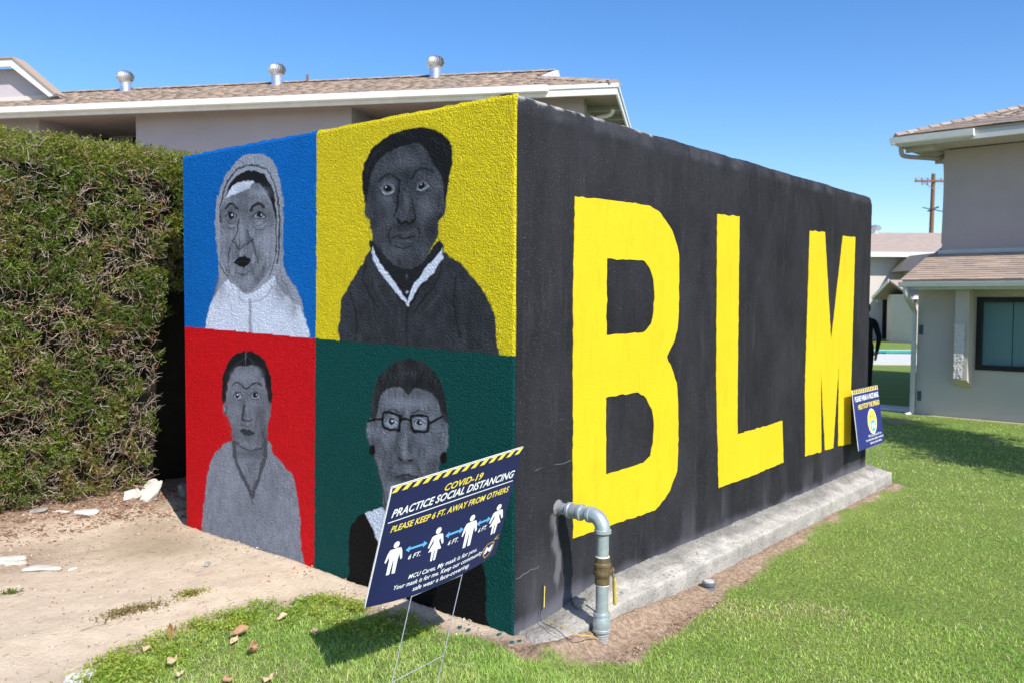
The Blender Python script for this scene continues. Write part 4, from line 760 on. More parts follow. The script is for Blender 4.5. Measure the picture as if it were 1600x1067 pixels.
mb = MB(); mb.tube([fp_(pu-.75, 59.85, 9.76), fp_(pu, 59.87, 9.25)], .025, 5); mb.tube([fp_(pu+.75, 59.85, 9.76), fp_(pu, 59.87, 9.25)], .025, 5); mb.build('brace', M['wire_steel'], UP)
mb = MB(); A_, B_ = fp_(pu-.6, 59.4, 7.75), fp_(pu+.6, 60.4, 8.15); mb.tube([A_, B_], .055, 4); A_, B_ = fp_(pu-.5, 60.4, 8.1), fp_(pu+.6, 59.4, 7.7); mb.tube([A_, B_], .03, 4); mb.build('lower_crossarm', M['black'], UP)
for k, (du_, z_) in enumerate(((-1.25, 10.03), (-.45, 10.03), (1.25, 10.03))):
    a_, b_ = fp_(pu+du_, 59.85, z_), fp_(pu+du_+22, 52, z_-1.2); mb = MB(); mb.tube([a_+(b_-a_)*t_-np.array([0, 0, 2.4*t_*(1-t_)]) for t_ in np.linspace(0, 1, 14)], .008, 3); mb.build('wire', M['wire_steel'], UP)
# ------------------------------------------------------------------ hedge
def leaf_batch(base, direc, length, width, col, fold=.0, roll=None):
    """diamond leaves: base (N,3), direc unit (N,3); returns verts,tris,cols"""
    n = len(base); rnd = RNG.normal(size=(n, 3)); s = np.cross(direc, rnd); s /= np.linalg.norm(s, axis=1)[:, None]+1e-9
    L = length[:, None]; Wd = width[:, None]; mid = base+direc*L*.5
    V = np.stack([base, mid+s*Wd*.5, base+direc*L, mid-s*Wd*.5], 1).reshape(-1, 3)
    a = np.arange(n)*4; T_ = np.stack([a, a+1, a+2, a+3], -1); return V, T_, np.repeat(col, 4, axis=0)
def unit(v): return v/(np.linalg.norm(v, axis=1)[:, None]+1e-9)
HX0, HX1, HTOP = -2.5, 1.6, 2.60
def hface(x, z): return 3.33+.42*(1-np.clip(z/2.6, 0, 1))**1.3+.05*fbm(P3(x, z), 1.6, 2, 30)
hedge = empty('clipped_hedge', (0, 0, 0), label='tall clipped evergreen hedge with bare twigs showing left of the mural', cat='hedge')
n1 = 36000; x = RNG.uniform(HX0, HX1, n1); z = RNG.uniform(.02, HTOP+.02, n1); P_ = P3(x, z)
cav = fbm(P_, 4.5, 3, 31); cav = cav*.75+.6*vnoise(P_, 11, 39); keep = (cav > -.24) | (RNG.uniform(size=n1) < .12); deep = np.where(RNG.uniform(size=n1) < .3, RNG.uniform(0, .2, n1), RNG.uniform(-.01, .05, n1))+np.clip(-cav, 0, 1)*.35
topd = np.clip((z-2.52)/.1, 0, 1); y = hface(x, z)+deep+topd**2*.06; zb_ = zg(x, y)
keep &= (x < .10+.125*np.clip(z/1.4, 0, 1.3)+.03*vnoise(P_, 9, 44)) | (z > 1.62+.06*vnoise(P_, 7, 45))  # leaves cut away so the dark core reads as a shadow gap
keep &= z > zb_+.03+.10*vnoise(P_, 5, 33)+.05*(x > -.5)
B1 = np.stack([x, y, z], -1)[keep]; D1 = unit(np.stack([RNG.normal(0, .55, keep.sum()), -.9+RNG.normal(0, .35, keep.sum()), .25+RNG.normal(0, .5, keep.sum())], -1))
n2 = 11000; x = RNG.uniform(HX0, HX1, n2); y = 3.34+RNG.uniform(0, 1.0, n2)**1.4; z = HTOP+.028*fbm(P3(x, y), 2.2, 3, 34)+RNG.uniform(-.17, .01, n2)-.05*np.clip((3.42-y)/.08, 0, 1)
B2 = np.stack([x, y, z], -1); D2 = unit(np.stack([RNG.normal(0, .8, n2), RNG.normal(-.25, .7, n2), .6+RNG.normal(0, .35, n2)], -1))
n3 = 1500; z = RNG.uniform(.1, HTOP, n3); B3 = np.stack([np.full(n3, HX0)+RNG.uniform(-.05, .1, n3), RNG.uniform(3.5, 4.3, n3), z], -1); D3 = unit(np.stack([-.9+RNG.normal(0, .3, n3), RNG.normal(0, .5, n3), RNG.normal(.2, .5, n3)], -1))
B_ = np.concatenate([B1, B2, B3]); D_ = np.concatenate([D1, D2, D3]); istop = np.concatenate([np.zeros(len(B1)), np.ones(n2), np.zeros(n3)])
nb_ = len(B_); hh = B_[:, 2]
tone = fbm(B_, 2.6, 3, 35); top = np.clip((hh-2.33)/.25, 0, 1)
c_green = np.array([.135, .205, .026]); c_dk = np.array([.05, .08, .016]); c_yel = np.array([.29, .29, .045]); c_br = np.array([.30, .17, .08]); c_ol = np.array([.20, .17, .04])
sc = c_green*np.ones((nb_, 3)); w = np.clip(tone*1.3+.1, 0, 1)[:, None]; sc = sc*(1-w)+c_ol*w; w = np.clip(-tone*1.5, 0, 1)[:, None]; sc = sc*(1-w)+c_dk*w
w = (top*(.35+.5*RNG.uniform(size=nb_)))[:, None]; sc = sc*(1-w)+c_yel*w  # top leaves yellower for new growth, with sunlight on the top coloured in
br = (sstep(.22, .5, fbm(B_, 6, 3, 36))*RNG.uniform(.3, .9, nb_)+(RNG.uniform(size=nb_) < .05))[:, None]; br = np.clip(br, 0, .85); sc = sc*(1-br)+c_br*br
sc *= .88*RNG.uniform(.5, 1.5, nb_)[:, None]
NL = 14; LV = []; LQ = []; LC = []; o_ = 0
for k in range(NL):
    t = (k+.5)/NL; ln = .075; base = B_+D_*(t-.35)[..., None]*ln if False else B_+D_*((t-.45)*ln)
    dd = unit(D_*(.35+.7*t)+RNG.normal(0, .62, (nb_, 3))); V_, Q_, C_ = leaf_batch(base, dd, RNG.uniform(.011, .021, nb_), RNG.uniform(.005, .008, nb_), np.clip(sc*RNG.uniform(.8, 1.25, (nb_, 1))*(1+.35*t*(1-br)), 0, 1))
    LV.append(V_); LQ.append(Q_+o_); LC.append(C_); o_ += len(V_)
o = mobj('foliage', npmesh('foliage', np.concatenate(LV), quads=np.concatenate(LQ), col=np.concatenate(LC)), M['leaf'], hedge); o['kind'] = 'stuff'
# twigs: thin three-sided sticks
def sticks(A, B, r0, r1, col):
    n = len(A); d = unit(B-A); s = unit(np.cross(d, RNG.normal(size=(n, 3)))); q = np.cross(d, s); V = []
    for P0, r in ((A, r0), (B, r1)):
        for k in range(3): th = 2.0944*k; V.append(P0+(s*math.cos(th)+q*math.sin(th))*(r[:, None] if hasattr(r, '__len__') else r))
    V = np.stack(V, 1).reshape(-1, 3); a = np.arange(n)*6
    Q_ = np.concatenate([np.stack([a+k, a+(k+1) % 3, a+3+(k+1) % 3, a+3+k], -1) for k in range(3)]); return V, Q_, np.repeat(col, 6, axis=0)
nt_ = 7200; x = RNG.uniform(HX0, .16, nt_); z = RNG.uniform(.15, HTOP-.03, nt_); y = hface(x, z)+RNG.uniform(-.02, .09, nt_); A_ = np.stack([x, y, z], -1)
d_ = unit(np.stack([RNG.normal(0, 1, nt_), RNG.normal(-.5, .4, nt_), RNG.normal(.35, .8, nt_)], -1)); ln = RNG.uniform(.02, .08, nt_)[:, None]
c_ = (np.array([.62, .52, .42])*RNG.uniform(.5, 1.3, (nt_, 1)))*np.where(RNG.uniform(size=(nt_, 1)) < .25, [[.9, .6, .45]], [[1, 1, 1]])
V1, Q1, C1 = sticks(A_, A_+d_*ln, RNG.uniform(.0010, .0020, nt_), .0008, c_)
A2 = A_+d_*ln*RNG.uniform(.3, .9, (nt_, 1)); d2 = unit(d_+RNG.normal(0, .6, (nt_, 3))); V2, Q2, C2 = sticks(A2, A2+d2*RNG.uniform(.02, .06, (nt_, 1)), .0012, .0006, c_)
nb2 = 420; x = RNG.uniform(HX0, -.12, nb2); z = RNG.uniform(.0, 2.2, nb2); A3 = np.stack([x, hface(x, z)+.18, z], -1); B3_ = A3+np.stack([RNG.normal(0, .15, nb2), RNG.uniform(-.22, -.05, nb2), RNG.uniform(.1, .5, nb2)], -1)
V3, Q3, C3 = sticks(A3, B3_, .006, .003, np.array([.2, .155, .12])*RNG.uniform(.5, 1.2, (nb2, 1)))
o = mobj('twigs', npmesh('twigs', np.concatenate([V1, V2, V3]), quads=np.concatenate([Q1, Q2+len(V1), Q3+len(V1)+len(V2)]), col=np.concatenate([C1, C2, C3])), M['vc'], hedge); o['kind'] = 'stuff'
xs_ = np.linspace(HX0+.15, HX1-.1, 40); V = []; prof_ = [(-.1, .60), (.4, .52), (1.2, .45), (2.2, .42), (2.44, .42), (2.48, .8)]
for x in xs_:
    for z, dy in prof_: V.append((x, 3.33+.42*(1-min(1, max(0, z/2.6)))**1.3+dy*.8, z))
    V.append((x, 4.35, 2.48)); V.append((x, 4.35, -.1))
mobj('dark_hedge_core', npmesh('dark_hedge_core', V, quads=grid_quads(len(xs_), 8)), M['core'], hedge)  # plain dark sheet behind the leaves, painted as the hedge's inner shade
mb = MB(); mb.box((HX0+.14, 3.95, -.1), (HX0+.16, 4.34, 2.43)); mb.build('dark_hedge_end', M['core'], hedge)  # dark panel painting the same inner shade at the hedge end

# ------------------------------------------------------------------ lawn
def blades(P0, h, w, lean, col, seg3):
    n = len(P0); th = RNG.uniform(0, 2*np.pi, n); s = np.stack([np.cos(th), np.sin(th), np.zeros(n)], -1); ph = RNG.uniform(0, 2*np.pi, n); l = np.stack([np.cos(ph), np.sin(ph), np.zeros(n)], -1)*lean[:, None]
    up = np.array([0, 0, 1.]); H = h[:, None]; Wd = w[:, None]
    tip = P0+up*H*np.sqrt(np.clip(1-lean**2*.6, .12, 1))[:, None]+l*H
    if seg3:
        mid = P0+up*H*.6+l*H*.3; V = np.stack([P0-s*Wd*.5, P0+s*Wd*.5, mid+s*Wd*.4, mid-s*Wd*.4, tip], 1).reshape(-1, 3); a = np.arange(n)*5
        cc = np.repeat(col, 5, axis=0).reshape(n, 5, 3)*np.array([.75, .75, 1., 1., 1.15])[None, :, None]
        return V, np.stack([a, a+1, a+2, a+3], -1), np.stack([a+3, a+2, a+4], -1), cc.reshape(-1, 3)
    V = np.stack([P0-s*Wd*.5, P0+s*Wd*.5, tip], 1).reshape(-1, 3); a = np.arange(n)*3
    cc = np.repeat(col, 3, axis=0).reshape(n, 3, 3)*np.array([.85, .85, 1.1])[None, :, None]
    return V, np.zeros((0, 4), int), np.stack([a, a+1, a+2], -1), cc.reshape(-1, 3)
def scatter_lawn(n, r0, r1, pw):
    u = RNG.uniform(size=n); r = r0*(r1/r0)**u if pw == 2 else np.sqrt(r0**2+(r1**2-r0**2)*u); a = YAW+RNG.uniform(-.66, .66, n)
    x = CAM[0]+r*np.sin(a); y = CAM[1]+r*np.cos(a); ok = ~((x > -.02) & (x < 5.15) & (y > -.22) & (y < 3)) & (y < 3.2+.0*x+np.where(x > 5, 30, 0)); x, y, r = x[ok], y[ok], r[ok]
    dm_ = dirt_mask(x, y); ok = RNG.uniform(size=len(x)) > dm_*1.02; hz = (aR[0]-.02)-.045*(aR[1]-y); ok &= ~((x > hz) & (y < 1.62)) & ~((x > 11.6) & (x < 12.6) & (y > 1.4) & (y < 2.4)); return x[ok], y[ok], r[ok], dm_[ok]
def lawn_col(x, y, dm_):
    n = len(x); Pn = P3(x, y); t = fbm(Pn, 1.6, 3, 50); t2 = fbm(Pn, 9, 2, 51)
    c = np.array([.40, .60, .13])*np.ones((n, 3)); w = np.clip(t*.8+t2*.5+.15, 0, 1)[:, None]; c = c*(1-w)+np.array([.60, .70, .23])*w
    w = np.clip(-t*1.1-t2*.4, 0, 1)[:, None]; c = c*(1-w)+np.array([.20, .42, .075])*w
    dry = (RNG.uniform(size=n) < .09+.75*np.clip(fbm(Pn, 2.0, 3, 52)*1.6-.35, 0, 1)+.4*dm_)[:, None]; c = np.where(dry, np.array([.78, .66, .45])*RNG.uniform(.6, 1.15, (n, 1)), c)
    return c*RNG.uniform(.7, 1.35, (n, 1))
LV, LQ, LT, LC = [], [], [], []; o_ = 0
for (n, r0, r1, pw, seg3) in ((230000, 2.9, 17.5, 2, True), (330000, 2.9, 17.5, 2, False)):
    x, y, r, dm_ = scatter_lawn(n, r0, r1, pw); ok_ = (r < 5) if seg3 else np.ones(len(r), bool); x, y, r, dm_ = x[ok_], y[ok_], r[ok_], dm_[ok_]; n = len(x); Pn = P3(x, y)
    big = np.clip(fbm(Pn, 3, 2, 53), -.5, 1); h = (.023+.010*big)*RNG.uniform(.55, 1.35, n)*(1-.45*dm_); lushy = (x < -.1)[:]*1.; h = h*(1+.25*lushy)
    w = .0024*np.maximum(1, r/3.4)**1.15*RNG.uniform(.7, 1.4, n); ln_ = RNG.uniform(.35, 1.35, n)
    V_, Q_, T_, C_ = blades(np.stack([x, y, zg(x, y)-.004+.01*fbm(P3(x, y), 3, 2, 5)], -1), h, w, ln_, lawn_col(x, y, dm_), seg3)
    LV.append(V_); LQ.append(Q_+o_); LT.append(T_+o_); LC.append(C_); o_ += len(V_)
o = mobj('lawn_grass', npmesh('lawn_grass', np.concatenate(LV), quads=np.concatenate(LQ), tris=np.concatenate(LT), col=np.concatenate(LC)), M['grass']); tag(o, 'short green lawn with dry straw-coloured patches', 'grass', kind='stuff')
# leafy weeds along the edge of the dirt, and small tufts
def weeds(name, n, cx, cy, rx, ry, h, col, label, cat, kind=None, band=False):
    if band:
        x = RNG.uniform(-2.3, -.05, n*4); y = RNG.uniform(.3, 1.6, n*4); s = sdist(x, y, DIRT); ins = inpoly(x, y, DIRT)
        pr_ = np.where(ins, sstep(.10, .0, s), sstep(.42, .05, s))*sstep(-.5, .2, fbm(P3(x, y), 4, 2, 54)+.15); ok = RNG.uniform(size=n*4) < pr_*sstep(-.35, .25, fbm(P3(x, y), 11, 2, 57)); x, y = x[ok][:n], y[ok][:n]; n = len(x)
    else: x = cx+RNG.normal(0, rx*.5, n); y = cy+RNG.normal(0, ry*.5, n)
    B = np.stack([x, y, zg(x, y)+RNG.uniform(.0, 1, n)**1.3*h], -1); D = unit(np.stack([RNG.normal(0, 1, n), RNG.normal(0, 1, n), RNG.uniform(0, 1.0, n)], -1))
    c = np.array(col)*RNG.uniform(.6, 1.4, (n, 1)); c = c*(1-.0)+0; mixm = sstep(-.6, .1, fbm(P3(x, y), 3.5, 2, 55))[:, None]*RNG.uniform(0, 1, (n, 1)); c = c*(1-mixm)+np.array([.48, .48, .09])*mixm if band else c
    V_, Q_, C_ = leaf_batch(B, D, RNG.uniform(.010, .024, n), RNG.uniform(.004, .010, n), c)
    st = RNG.uniform(size=n) < .3; A = B[st]; V2, Q2, C2 = sticks(A, A-np.stack([RNG.normal(0, .01, st.sum()), RNG.normal(0, .01, st.sum()), np.full(st.sum(), h*.8)], -1), .0009, .0012, c[st]*.9)
    me = npmesh('leaves', np.concatenate([V_, V2]), quads=np.concatenate([Q_, Q2+len(V_)]), col=np.concatenate([C_, C2]))
    if kind: o = mobj(name, me, M['grass']); tag(o, label, cat, kind=kind)
    else: r_ = empty(name, (0, 0, 0), label=label, cat=cat, group='weed clumps in the bare dirt'); o = mobj('leaves', me, M['grass'], r_); o['kind'] = 'stuff'
weeds('low_weeds', 26000, 0, 0, 0, 0, .04, (.26, .40, .06), 'yellow green leafy weeds along the edge between dirt and lawn', 'weeds', 'stuff', True)
q = onp(205, 957, 2, .0); weeds('weed_clump', 420, q[0], q[1], .17, .06, .03, (.25, .2, .06), 'wider of the two small weed clumps growing in the bare dirt', 'weed')
q = onp(298, 929, 2, .0); weeds('weed_clump', 240, q[0], q[1], .09, .04, .025, (.3, .3, .05), 'smaller weed clump in the bare dirt nearer the mural', 'weed')
q = onp(455, 855, 2, .0)-np.array([.04, 0, 0]); weeds('weed_clump', 110, q[0], q[1], .08, .03, .02, (.4, .36, .12), 'tiny yellowish weed clump against the foot of the red mural panel', 'weed')
q = onp(16, 930, 2, .0); weeds('weed_clump', 90, q[0], q[1], .05, .02, .02, (.16, .22, .05), 'tiny green weed clump at the left edge of the dirt', 'weed')
# crumbs, gravel and leaf litter on the soil
def crumbs(name, n, region, sz, cols, flat, label, kind='stuff'):
    x, y, w = region(n); n = len(x); s = sz*RNG.uniform(.35, 1, n)**2.2*1.6+.0015; a = RNG.uniform(0, 6.28, n); O = np.array([[1, 0, 0], [-1, 0, 0], [0, 1, 0], [0, -1, 0], [0, 0, 1], [0, 0, -1]], float)
    R_ = RNG.uniform(.55, 1.3, (n, 6, 1)); V = O[None]*R_*s[:, None, None]*np.array([1, .7, flat]); ca, sa = np.cos(a)[:, None], np.sin(a)[:, None]
    V = np.stack([V[..., 0]*ca-V[..., 1]*sa, V[..., 0]*sa+V[..., 1]*ca, V[..., 2]+(V[..., 0]*RNG.normal(0, .25, (n, 1)))], -1)+np.stack([x, y, zg(x, y)+s*.25*flat], -1)[:, None]
    f = np.array([(0, 2, 4), (2, 1, 4), (1, 3, 4), (3, 0, 4), (2, 0, 5), (1, 2, 5), (3, 1, 5), (0, 3, 5)]); T_ = (f[None]+np.arange(n)[:, None, None]*6).reshape(-1, 3)
    c = np.array(cols)[RNG.integers(0, len(cols), n)]*RNG.uniform(.7, 1.2, (n, 1)); o = mobj(name, npmesh(name, V.reshape(-1, 3), tris=T_, col=np.repeat(c, 6, axis=0)), M['vc']); tag(o, label, 'litter', kind=kind)
def reg_trench(n):
    t = RNG.uniform(0, 5.3, n)**1.0; y = -.215-RNG.uniform(0, .24, n)*np.interp(t, [0, .5, 2, 5.3], [1, 1.1, .8, .35]); ok = (dirt_mask(t, y) > .4); return t[ok], y[ok], None
def reg_dirt(n):
    x = RNG.uniform(-2.6, -.01, n); y = RNG.uniform(.1, 3.4, n); m = dirt_mask(x, y) > .5; pr_ = .12+.9*sstep(2.8, 3.4, y+.3*vnoise(P3(x, y), 3, 61))+.5*np.exp(-((x+.05)/.12)**2)+.5*np.exp(-(((x+1.2)/.5)**2+((y-2.9)/.25)**2)); ok = m & (RNG.uniform(size=n) < pr_); return x[ok], y[ok], None
def reg_hedge(n):
    x = RNG.uniform(-2.6, .6, n); y = 3.05+RNG.uniform(0, 1, n)**.7*.8; ok = RNG.uniform(size=n) < sstep(3.0, 3.35, y+.1*vnoise(P3(x, y), 4, 62)); return x[ok], y[ok], None
crumbs('soil_crumbs', 4500, reg_trench, .007, [(.34, .25, .18), (.26, .18, .12), (.42, .34, .26), (.18, .12, .08)], .6, 'reddish brown soil crumbs in the strip beside the footing')
crumbs('gravel_bits', 9000, reg_dirt, .006, [(.55, .48, .4), (.4, .32, .24), (.66, .62, .56), (.3, .2, .14), (.35, .2, .15)], .6, 'small stones and grit scattered over the bare dirt')
crumbs('dry_needle_litter', 6500, reg_hedge, .017, [(.42, .26, .18), (.32, .18, .12), (.5, .36, .25), (.24, .14, .09)], .18, 'brown leaf litter along the foot of the hedge')
nn_ = 1400; x = np.concatenate([RNG.uniform(-2.5, -.02, 700), RNG.uniform(.1, 5, 700)]); y = np.concatenate([RNG.uniform(.6, 3.4, 700), -.22-RNG.uniform(0, .22, 700)]); ok = dirt_mask(x, y) > .5; x, y = x[ok], y[ok]; a = RNG.uniform(0, 6.28, len(x)); l = RNG.uniform(.01, .05, len(x))*np.where(RNG.uniform(size=len(x)) < .05, 2.2, 1)
A_ = np.stack([x, y, zg(x, y)+.006], -1); B_2 = A_+np.stack([np.cos(a)*l, np.sin(a)*l, RNG.uniform(-.001, .006, len(x))], -1); V_, Q_, C_ = sticks(A_, B_2, .0011, .0007, np.array([[.34, .22, .14], [.2, .13, .09], [.5, .4, .28]])[RNG.integers(0, 3, len(x))])
o = mobj('dry_stalks', npmesh('dry_stalks', V_, quads=Q_, col=C_), M['vc']); tag(o, 'thin dry stalks and roots lying on the soil', 'litter', kind='stuff')

# ------------------------------------------------------------------ rocks
def rock(px, py, size, rot, m, label, name='concrete_chunk', z=0., seed=0, tilt=(0, 0), group=None, P=None):
    rr = random.Random(seed*13+5); bm = bmesh.new(); bmesh.ops.create_icosphere(bm, subdivisions=4, radius=1)
    pl = []
    for k in range(11):
        n = Vector((rr.gauss(0, 1), rr.gauss(0, 1), rr.gauss(0, 1))).normalized(); pl.append((n, rr.uniform(.55, .9)))
    pl.append((Vector((0, 0, 1)), .6)); co = np.array([v.co[:] for v in bm.verts]); nz_ = fbm(co+seed*3.1, 3, 3, seed)
    for v, nn__ in zip(bm.verts, nz_):
        d = v.co.normalized(); r = min([1.15]+[h/d.dot(n) for n, h in pl if d.dot(n) > .05]); v.co = d*r*(1+.12*nn__)
    for v in bm.verts: v.co = Vector((v.co.x*size[0], v.co.y*size[1], v.co.z*size[2]))
    for f in bm.faces: f.smooth = True
    me = bpy.data.meshes.new(name); bm.to_mesh(me); bm.free(); me.set_sharp_from_angle(angle=math.radians(28)); o = mobj(name, me, m)
    q = onp(px, py, 2, z) if P is None else P; o.location = (q[0], q[1], float(zg(q[0], q[1]))+size[2]*.25); o.rotation_euler = (tilt[0], tilt[1], rot); tag(o, label, 'concrete chunk', group)
G_ = 'broken concrete chunks on the dirt'
rock(8, 882, (.10, .06, .045), -.5, M['stone_white'], 'white concrete chunk at the left edge of the dirt', seed=1, group=G_)
rock(66, 891, (.095, .045, .024), -.65, M['stone_white'], 'flat pointed white concrete chunk lying alone on the dirt', seed=2, group=G_)
rock(112, 889, (.03, .02, .01), .3, M['stone_white'], 'tiny pale chip just right of the flat pointed chunk', seed=3, group=G_)
rock(138, 817, (.085, .045, .035), -.6, M['stone_white'], 'lumpy white concrete chunk in the brown litter below the hedge', seed=4, group=G_)
rock(97, 817, (.05, .025, .018), -.8, M['stone_white'], 'thin white chip left of the lumpy chunk below the hedge', seed=5, group=G_)
rock(128, 788, (.055, .05, .07), .4, M['stone_white'], 'upright white chunk half under the hedge', seed=6, group=G_)
rock(62, 818, (.06, .05, .03), .2, M['stone_dark'], 'small dark grey stone at the foot of the hedge at left', seed=16, group=G_)
rock(205, 792, (.11, .05, .03), .45, M['stone_white'], 'flat tilted pale slab between hedge and mural', seed=7, tilt=(.3, -.2), group=G_)
rock(264, 770, (.16, .075, .085), .75, M['stone_white'], 'largest white concrete chunk beside the corner of the red panel', seed=8, tilt=(.1, -.35), group=G_, P=(.17, 3.72, 0))
rock(286, 779, (.05, .045, .10), .3, M['stone_dark'], 'grey pitted rock standing against the mural corner', seed=9, group=G_)
rock(322, 822, (.055, .03, .012), .9, M['concrete'], 'thin grey chip on the dirt below the red panel', seed=10, group=G_)
rock(323, 881, (.05, .02, .006), .9, M['concrete'], 'flat grey sliver in the middle of the dirt', seed=11, group=G_)
rock(128, 1054, (.075, .055, .04), .2, M['stone_white'], 'white chunk half buried in weeds at the bottom left', seed=12, group=G_)
rock(218, 782, (.03, .03, .025), .2, mat('tan_stone', (.5, .36, .24), (.38, .26, .17), 20, .9), 'small tan stone beside the tilted slab', name='small_stone', seed=13, group=G_)
rock(0, 0, (.045, .035, .035), .2, M['stone_dark'], 'dark lump of mortar on the footing at the base of the pipe shadow', seed=14, P=(.45, -.055, 0), group=G_)
bpy.data.objects[-1] if False else None
for o in COL.objects:
    if o.get('label', '').startswith('dark lump'): o.location.z = .02

# ------------------------------------------------------------------ fallen leaves
def dead_leaf(px, py, L, Wd, rot, m, curl, label, tilt=(0, 0), up=.02):
    nu, nv = 9, 5; V = []
    for i in range(nu):
        t = i/(nu-1); w = Wd*.5*(math.sin(math.pi*t)**.75*(1-.25*t)*(1+.16*math.sin(9*t+px)))+.001
        for j in range(nv):
            s = (j/(nv-1)*2-1); V.append(((t-.5)*L, s*w, curl*(s*s*w*1.2)+curl*L*.8*(t-.5)**2+.006*math.sin(5*t+2.5*s+px)+.004*math.sin(11*t*s+py)))
    me = npmesh('fallen_leaf', V, quads=grid_quads(nu, nv), smooth=True); o = mobj('fallen_leaf', me, m); md = o.modifiers.new('thick', 'SOLIDIFY'); md.thickness = .0008
    q = onp(px, py, 2, .02); o.location = (q[0], q[1], float(zg(q[0], q[1]))+up*.6); o.rotation_euler = (tilt[0], tilt[1], rot); tag(o, label, 'leaf', 'dry fallen leaves on the grass')
a_, b_ = M['leaf_brown'], M['leaf_pale']
dead_leaf(372, 981, .105, .042, .1, a_, 1.1, 'large brown curled leaf lying on top of a pale one', (.4, 0), .045); dead_leaf(366, 989, .085, .038, .6, b_, .5, 'pale dry leaf tucked beneath the large brown leaf', up=.025)
dead_leaf(392, 1007, .075, .04, .5, a_, 1.6, 'dark curled leaf right of the brown and pale pair', (.5, .1), .04); dead_leaf(268, 1025, .09, .036, .65, b_, .9, 'long tan leaf in the weeds near the bottom left', (.2, 0), .04)
dead_leaf(230, 1003, .07, .035, .7, b_, .4, 'pale tan leaf half hidden in yellow weeds', up=.035); dead_leaf(493, 979, .07, .05, .9, b_, .6, 'rounded pale leaf left of the sign shadow', (.3, .1), .045)
dead_leaf(265, 978, .085, .03, 1.2, a_, 1.8, 'narrow rust coloured leaf standing upright at the dirt edge', (0, -1.2), .04); dead_leaf(356, 1052, .055, .03, .1, a_, .8, 'small orange brown leaf near the bottom of the photo', (.3, 0), .04)
dead_leaf(282, 1042, .04, .025, .3, b_, .5, 'smallest tan leaf in the weeds', up=.04); dead_leaf(420, 1047, .07, .035, .4, b_, .5, 'pale leaf lying flat in the lawn below the sign shadow', up=.03)
dead_leaf(441, 955, .07, .04, .2, b_, .6, 'pale leaf at the top of the green weeds', up=.04); dead_leaf(1095, 893, .05, .03, .4, a_, .8, 'small brown leaf in the soil strip beside the footing', up=-.01)

# ------------------------------------------------------------------ standpipe with ball valve
PXp, PYp, RP = .344, -.268, .0305
pipe = empty('standpipe', (0, 0, 0), label='galvanised metal pipe coming out of the black wall and bending down into the soil', cat='pipe')
def lathe(name, x, y, prof, m, parent=None, n=24, sm=35): mb = MB(); mb.tube([(x, y, z) for z, r in prof], [r for z, r in prof], n); return mb.build(name, m, parent, smooth=sm)
def hl(name, y0y1r, m, z=.513, sm=35): mb = MB(); mb.tube([(PXp, y, z) for y, r in y0y1r], [r for y, r in y0y1r], 24); return mb.build(name, m, pipe, smooth=sm)
hl('wall_stub', [(.02, .029), (-.075, .029)], M['galv']); hl('coupling', [(-.062, .033), (-.064, .040), (-.078, .040), (-.082, .037), (-.128, .037), (-.132, .041), (-.146, .041), (-.148, .034)], M['galv'])
hl('nipple', [(-.14, .030), (-.195, .030)], M['galv'])
el = [(PXp, -.183, .513), (PXp, -.186, .513), (PXp, -.202, .513), (PXp, -.204, .513)]; mb = MB(); mb.tube(el, [.034, .041, .041, .037], 24)
arc = [(PXp, -.204-.064*math.sin(a), .449+.064*math.cos(a)) for a in np.linspace(0, math.pi/2, 9)]; mb.tube(arc, .0365, 24); mb.tube([(PXp, -.268, .452), (PXp, -.268, .450), (PXp, -.268, .434), (PXp, -.268, .432)], [.037, .0415, .0415, .033], 24); mb.build('elbow', M['galv'], pipe, smooth=35)
lathe('upper_pipe', PXp, PYp, [(.445, RP), (.30, RP)], M['galv'], pipe); lathe('rust_ring', PXp, PYp, [(.432, RP+.0012), (.425, RP+.0012)], mat('rust', (.35, .14, .05), (.2, .09, .05), 60, .9), pipe)
v_ = lathe('valve_body', PXp, PYp, [(.318, .030), (.317, .036), (.292, .036), (.290, .038), (.286, .0425), (.274, .0425), (.272, .040), (.252, .040), (.250, .043), (.236, .043), (.222, .036), (.214, .033), (.213, .036), (.186, .036), (.184, .030)], M['brass'], pipe, n=24, sm=25)
mb = MB(); mb.tube([(PXp, PYp, .322), (PXp, PYp, .315)], .034, 16); mb.tube([(PXp, PYp, .185), (PXp, PYp, .180)], .034, 16); mb.build('thread_sealant', M['p_white'], pipe)
mb = MB(); mb.tube([(PXp+.03, PYp-.01, .24), (PXp+.062, PYp-.02, .24)], .012, 10); mb.tube([(PXp+.05, PYp-.016, .243), (PXp+.064, PYp-.02, .243)], [.016, .014], 6); mb.build('valve_stem', M['brass'], v_, smooth=30)
mb = MB(); H_ = [(PXp+.058, PYp-.018, .255), (PXp+.062, PYp-.02, .225), (PXp+.068, PYp-.022, .205), (PXp+.07, PYp-.023, .19)]; mb.tube(H_, .009, 4, sq=.35); mb.build('lever_arm', M['galv'], v_)
mb = MB(); mb.tube([(PXp+.069, PYp-.023, .205), (PXp+.071, PYp-.024, .19), (PXp+.074, PYp-.026, .075), (PXp+.074, PYp-.026, .068)], [.009, .0115, .0115, .008], 8, sq=.4); mb.build('lever_grip', M['handle_yellow'], v_, smooth=50)
lathe('lower_pipe', PXp, PYp, [(.19, RP), (.04, RP)], M['galv'], pipe)
lathe('reducer', PXp, PYp, [(.047, .033), (.045, .0405), (.034, .0415), (.032, .038), (.018, .041), (.002, .0435), (-.018, .0435), (-.030, .041), (-.033, .0445), (-.044, .0445), (-.047, .036)], M['galv'], pipe, sm=30)
lathe('threaded_base', PXp, PYp, [(-.045, .0345), (-.25, .0345)], mat('worn_grey_plastic', (.42, .43, .43), (.25, .25, .26), 60, .6), pipe)
mb = MB()
